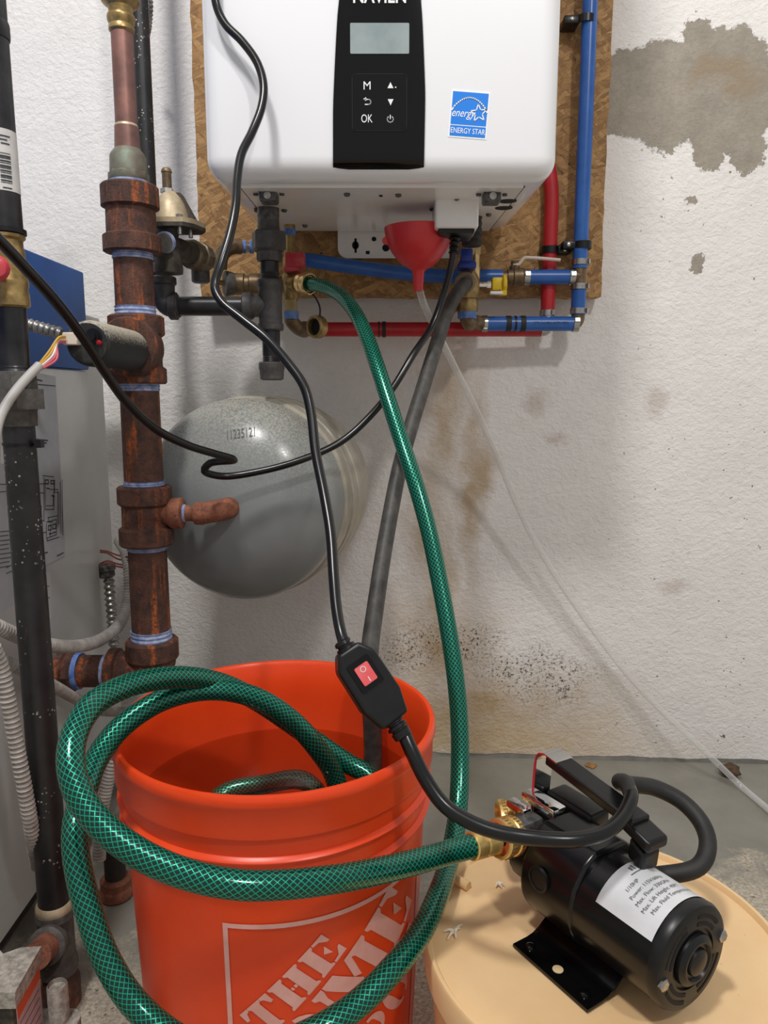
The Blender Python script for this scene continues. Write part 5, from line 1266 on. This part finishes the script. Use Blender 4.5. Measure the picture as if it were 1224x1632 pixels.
# cord from the motor, through the inline switch, up past the heater
loop = [W(640,1160,0.575), W(655,1195,0.565), W(680,1245,0.555), W(710,1285,0.545), W(760,1315,0.535), W(810,1330,0.53), W(865,1337,0.525), W(920,1338,0.525), W(965,1326,0.535), W(993,1300,0.552), W(1006,1268,0.572), W(998,1248,0.592), W(988,1246,0.612), W(1003,1250,0.634),
        W(1045,1256,0.64), W(1090,1280,0.632), W(1120,1315,0.615), W(1128,1350,0.598), W(1112,1382,0.585), PP(-0.008, 0.034, AZ+0.012)]
mb = MB(); mb.tube(loop[:12], 0.0059, 14, 0.005); mb.build('cord', 'cord_black', PM)
mb = MB(); mb.tube(loop[10:], lambda L: 0.0060+0.0015*min(1, L/0.05), 14, 0.005); mb.build('rubber_cord', 'black_rubber', PM)
up = [W(553,1038,0.585), W(545,1015,0.592), W(537,975,0.61), W(532,920,0.635), W(527,850,0.665), W(517,790,0.69), W(503,720,0.715), W(495,655,0.735), W(484,615,0.745), W(460,580,0.755), W(425,540,0.765), W(385,508,0.775), W(352,480,0.783), W(342,455,0.79), W(352,420,0.797), W(366,375,0.81),
      W(375,330,0.825), W(378,285,0.845), W(385,245,0.862), W(402,210,0.878), W(417,170,0.890), W(420,135,0.898), W(410,100,0.903), W(385,65,0.906), W(360,40,0.908), W(347,15,0.91), W(341,-15,0.91), W(338,-60,0.91)]
mb = MB(); mb.tube(up, 0.0047, 14, 0.006); mb.build('cord', 'cord_black', PM)
sa, sb_ = W(552,1034,0.587), W(628,1150,0.575); sd = (sb_-sa).normalized(); sl = (sb_-sa).length
sn = Vector((0.10,-0.86,0.50)); sn = (sn-sd*sn.dot(sd)).normalized(); sw = sd.cross(sn).normalized()
outl = [(-0.010,0.000),(0.010,0.000),(0.0175,0.012),(0.0180,sl*0.70),(0.0125,sl*0.98),(-0.0125,sl*0.98),(-0.0180,sl*0.70),(-0.0175,0.012)]
mb = MB(); mb.prism(outl, sa-sn*0.010, sw, sd, 0.021, sn); SWT = mb.build('inline_switch', 'black_plastic', PM, 30)
b = SWT.modifiers.new('bevel', 'BEVEL'); b.width = 0.0028; b.segments = 4
rc = sa+sd*sl*0.34+sn*0.0105
def sbox(name, cx, cy, w_, h, z0, z1, mat, parent, r=0.0012):
    mb = MB(); mb.prism(rrect(w_, h, r), rc+sw*cx+sd*cy+sn*z0, sw, sd, z1-z0, sn); return mb.build(name, mat, parent, 30)
sbox('bezel', 0, 0, 0.0205, 0.0250, 0, 0.0016, 'black_gloss', SWT)
RK = sbox('rocker', 0, 0, 0.0125, 0.0160, 0.001, 0.0040, 'rocker_red', SWT)
mb = MB(); mb.strip([rc+sn*0.0041+sw*0.0022*math.cos(t)+sd*(-0.0042+0.0022*math.sin(t)) for t in [2*math.pi*i/14 for i in range(15)]], 0.0006, sn, 0.0002); mb.build('off_mark', 'print_white', RK, 0)
mb = MB(); mb.strip([rc+sn*0.0041+sd*0.003, rc+sn*0.0041+sd*0.0065], 0.0007, sn, 0.0002); mb.build('on_mark', 'print_white', RK, 0)
mb = MB(); mb.lathe([(0.0085,-0.002),(0.0085,0.003),(0.0065,0.0035),(0.0065,0.005),(0.0085,0.0055),(0.0085,0.008),(0.0065,0.0085),(0.0065,0.010),(0.008,0.0105),(0.0075,0.016),(0.0055,0.017)], sa+sd*sl*0.97, (W(650,1186,0.567)-sb_).normalized()*0.6+sd*0.4, 18); mb.build('strain_relief', 'black_plastic', SWT)
mb = MB(); mb.lathe([(0.0085,-0.002),(0.0080,0.003),(0.006,0.0035),(0.006,0.005),(0.0072,0.0055),(0.0068,0.008),(0.005,0.009)], sa+sd*0.001, -sd, 18); mb.build('strain_relief', 'black_plastic', SWT)

# ================================================================ HOSES
HRD = 0.0100
def under_w(x, y, z): return Vector((x, y, z))
h1 = [W(489,452,1.163), W(510,455,1.14), W(538,467,1.11), W(562,492,1.07), W(582,530,1.03), W(600,580,0.99), W(618,635,0.96), W(640,703,0.93), W(662,770,0.90), W(683,845,0.875), W(700,925,0.85), W(714,1000,0.825), W(726,1080,0.80), W(732,1150,0.78), W(733,1225,0.755), W(729,1300,0.72), W(716,1370,0.67), W(697,1430,0.612), W(668,1490,0.562), W(625,1545,0.52), W(570,1600,0.495), W(500,1645,0.475), W(400,1680,0.47), W(300,1665,0.475), W(220,1605,0.488), W(170,1530,0.497), W(138,1440,0.507), W(121,1360,0.52), W(121,1310,0.535), W(136,1258,0.56), W(155,1208,0.588), W(195,1157,0.615), W(260,1115,0.64), W(335,1099,0.66), W(405,1111,0.675), W(465,1148,0.685), W(507,1195,0.69), W(534,1240,0.70),
      under_w(-0.040,0.70,0.235), under_w(-0.035,0.64,0.16), under_w(-0.09,0.59,0.13), under_w(-0.165,0.61,0.17), under_w(-0.185,0.67,0.235), W(352,1268,0.735), W(420,1250,0.745), W(490,1247,0.735), under_w(-0.045,0.66,0.23), under_w(-0.07,0.60,0.15), under_w(-0.12,0.62,0.06)]
GH = thing('green_garden_hose', 'braided green garden hose from the heater valve, looping round the bucket and into it', 'hose', h1[0])
mb = MB(); mb.tube(h1, HRD, 18, 0.005); mb.build('hose', 'hose_green', GH)
cax_ = (h1[1]-h1[0]).normalized(); cq_ = W(481, 451.5, 1.172)
mb = MB(); mb.lathe([(0.0125,-0.014),(0.0155,-0.012),(0.0155,-0.004),(0.0145,-0.003),(0.0145,0.001),(0.0160,0.002),(0.0160,0.007),(0.0145,0.0085),(0.0135,0.0085),(0.0125,0.003),(0.0105,0.002)], h1[0], cax_, 24); mb.build('brass_coupling', 'brass_pale', GH)
h2 = [W(764,1346,0.602), W(720,1357,0.585), W(660,1374,0.553), W(590,1391,0.518), W(520,1403,0.490), W(450,1410,0.475), W(380,1410,0.467), W(300,1394,0.466), W(225,1362,0.472), W(165,1318,0.482), W(128,1270,0.493), W(113,1220,0.506), W(118,1172,0.524), W(145,1126,0.55), W(190,1098,0.58), W(250,1082,0.615), W(310,1081,0.65), W(365,1094,0.68), W(415,1120,0.705), W(462,1152,0.715), W(510,1186,0.72), W(555,1217,0.72), W(590,1240,0.715), under_w(0.008,0.68,0.24), under_w(0.0,0.62,0.17)]
GH2 = thing('green_garden_hose', 'braided green garden hose from the pump outlet, looping in front of the bucket', 'hose', h2[0])
mb = MB(); mb.tube(h2, HRD, 18, 0.005); mb.build('hose', 'hose_green', GH2)
fa_ = (h2[0]-h2[1]).normalized()
mb = MB(); mb.lathe([(0.0108,-0.010),(0.0118,-0.009),(0.0118,0.002),(0.0112,0.003),(0.0118,0.005),(0.0112,0.008),(0.0118,0.011),(0.0110,0.014),(0.0115,0.018)], h2[0], fa_, 22); mb.build('brass_ferrule', 'brass_new', GH2)
dh = [W(741,452,1.168), W(728,468,1.14), W(713,497,1.11), W(697,545,1.08), W(676,612,1.04), W(655,680,1.0), W(637,745,0.965), W(622,820,0.925), W(609,895,0.885), W(598,970,0.84), W(590,1030,0.80), W(588,1085,0.765), W(592,1130,0.755), under_w(-0.012,0.75,0.29), under_w(-0.02,0.73,0.22)]
mb = MB(); mb.tube(dh, 0.0100, 16, 0.006)
tag(mb.build('drain_hose', 'hose_grey'), 'straight grey rubber hose from the blue-handled valve down into the bucket', 'hose')

# ================================================================ FLOOR BITS
def lump(name, px, py, r, label, mat, seed, flat=0.5, group=None):
    rr = random.Random(seed); c = WZ(px, py, 0.0); bm = bmesh.new(); bmesh.ops.create_icosphere(bm, subdivisions=2, radius=r)
    for v in bm.verts: v.co = Vector((v.co.x*rr.uniform(0.75,1.25), v.co.y*rr.uniform(0.75,1.25), v.co.z*flat*rr.uniform(0.75,1.2)))
    mz = min(v.co.z for v in bm.verts)
    for v in bm.verts: v.co += c-EZ*mz
    me = bpy.data.meshes.new(name); bm.to_mesh(me); bm.free(); return tag(link(name, me, mat, None, 60), label, 'debris', group)
lump('wood_chunk', 1163, 1236, 0.019, 'dark brown crumbly lump on the floor beside the clear tube', 'debris', 4, 0.6)
lump('leaf_scrap', 942, 1221, 0.010, 'small dry orange leaf scrap at the foot of the wall', 'leaf_dry', 9, 0.18)
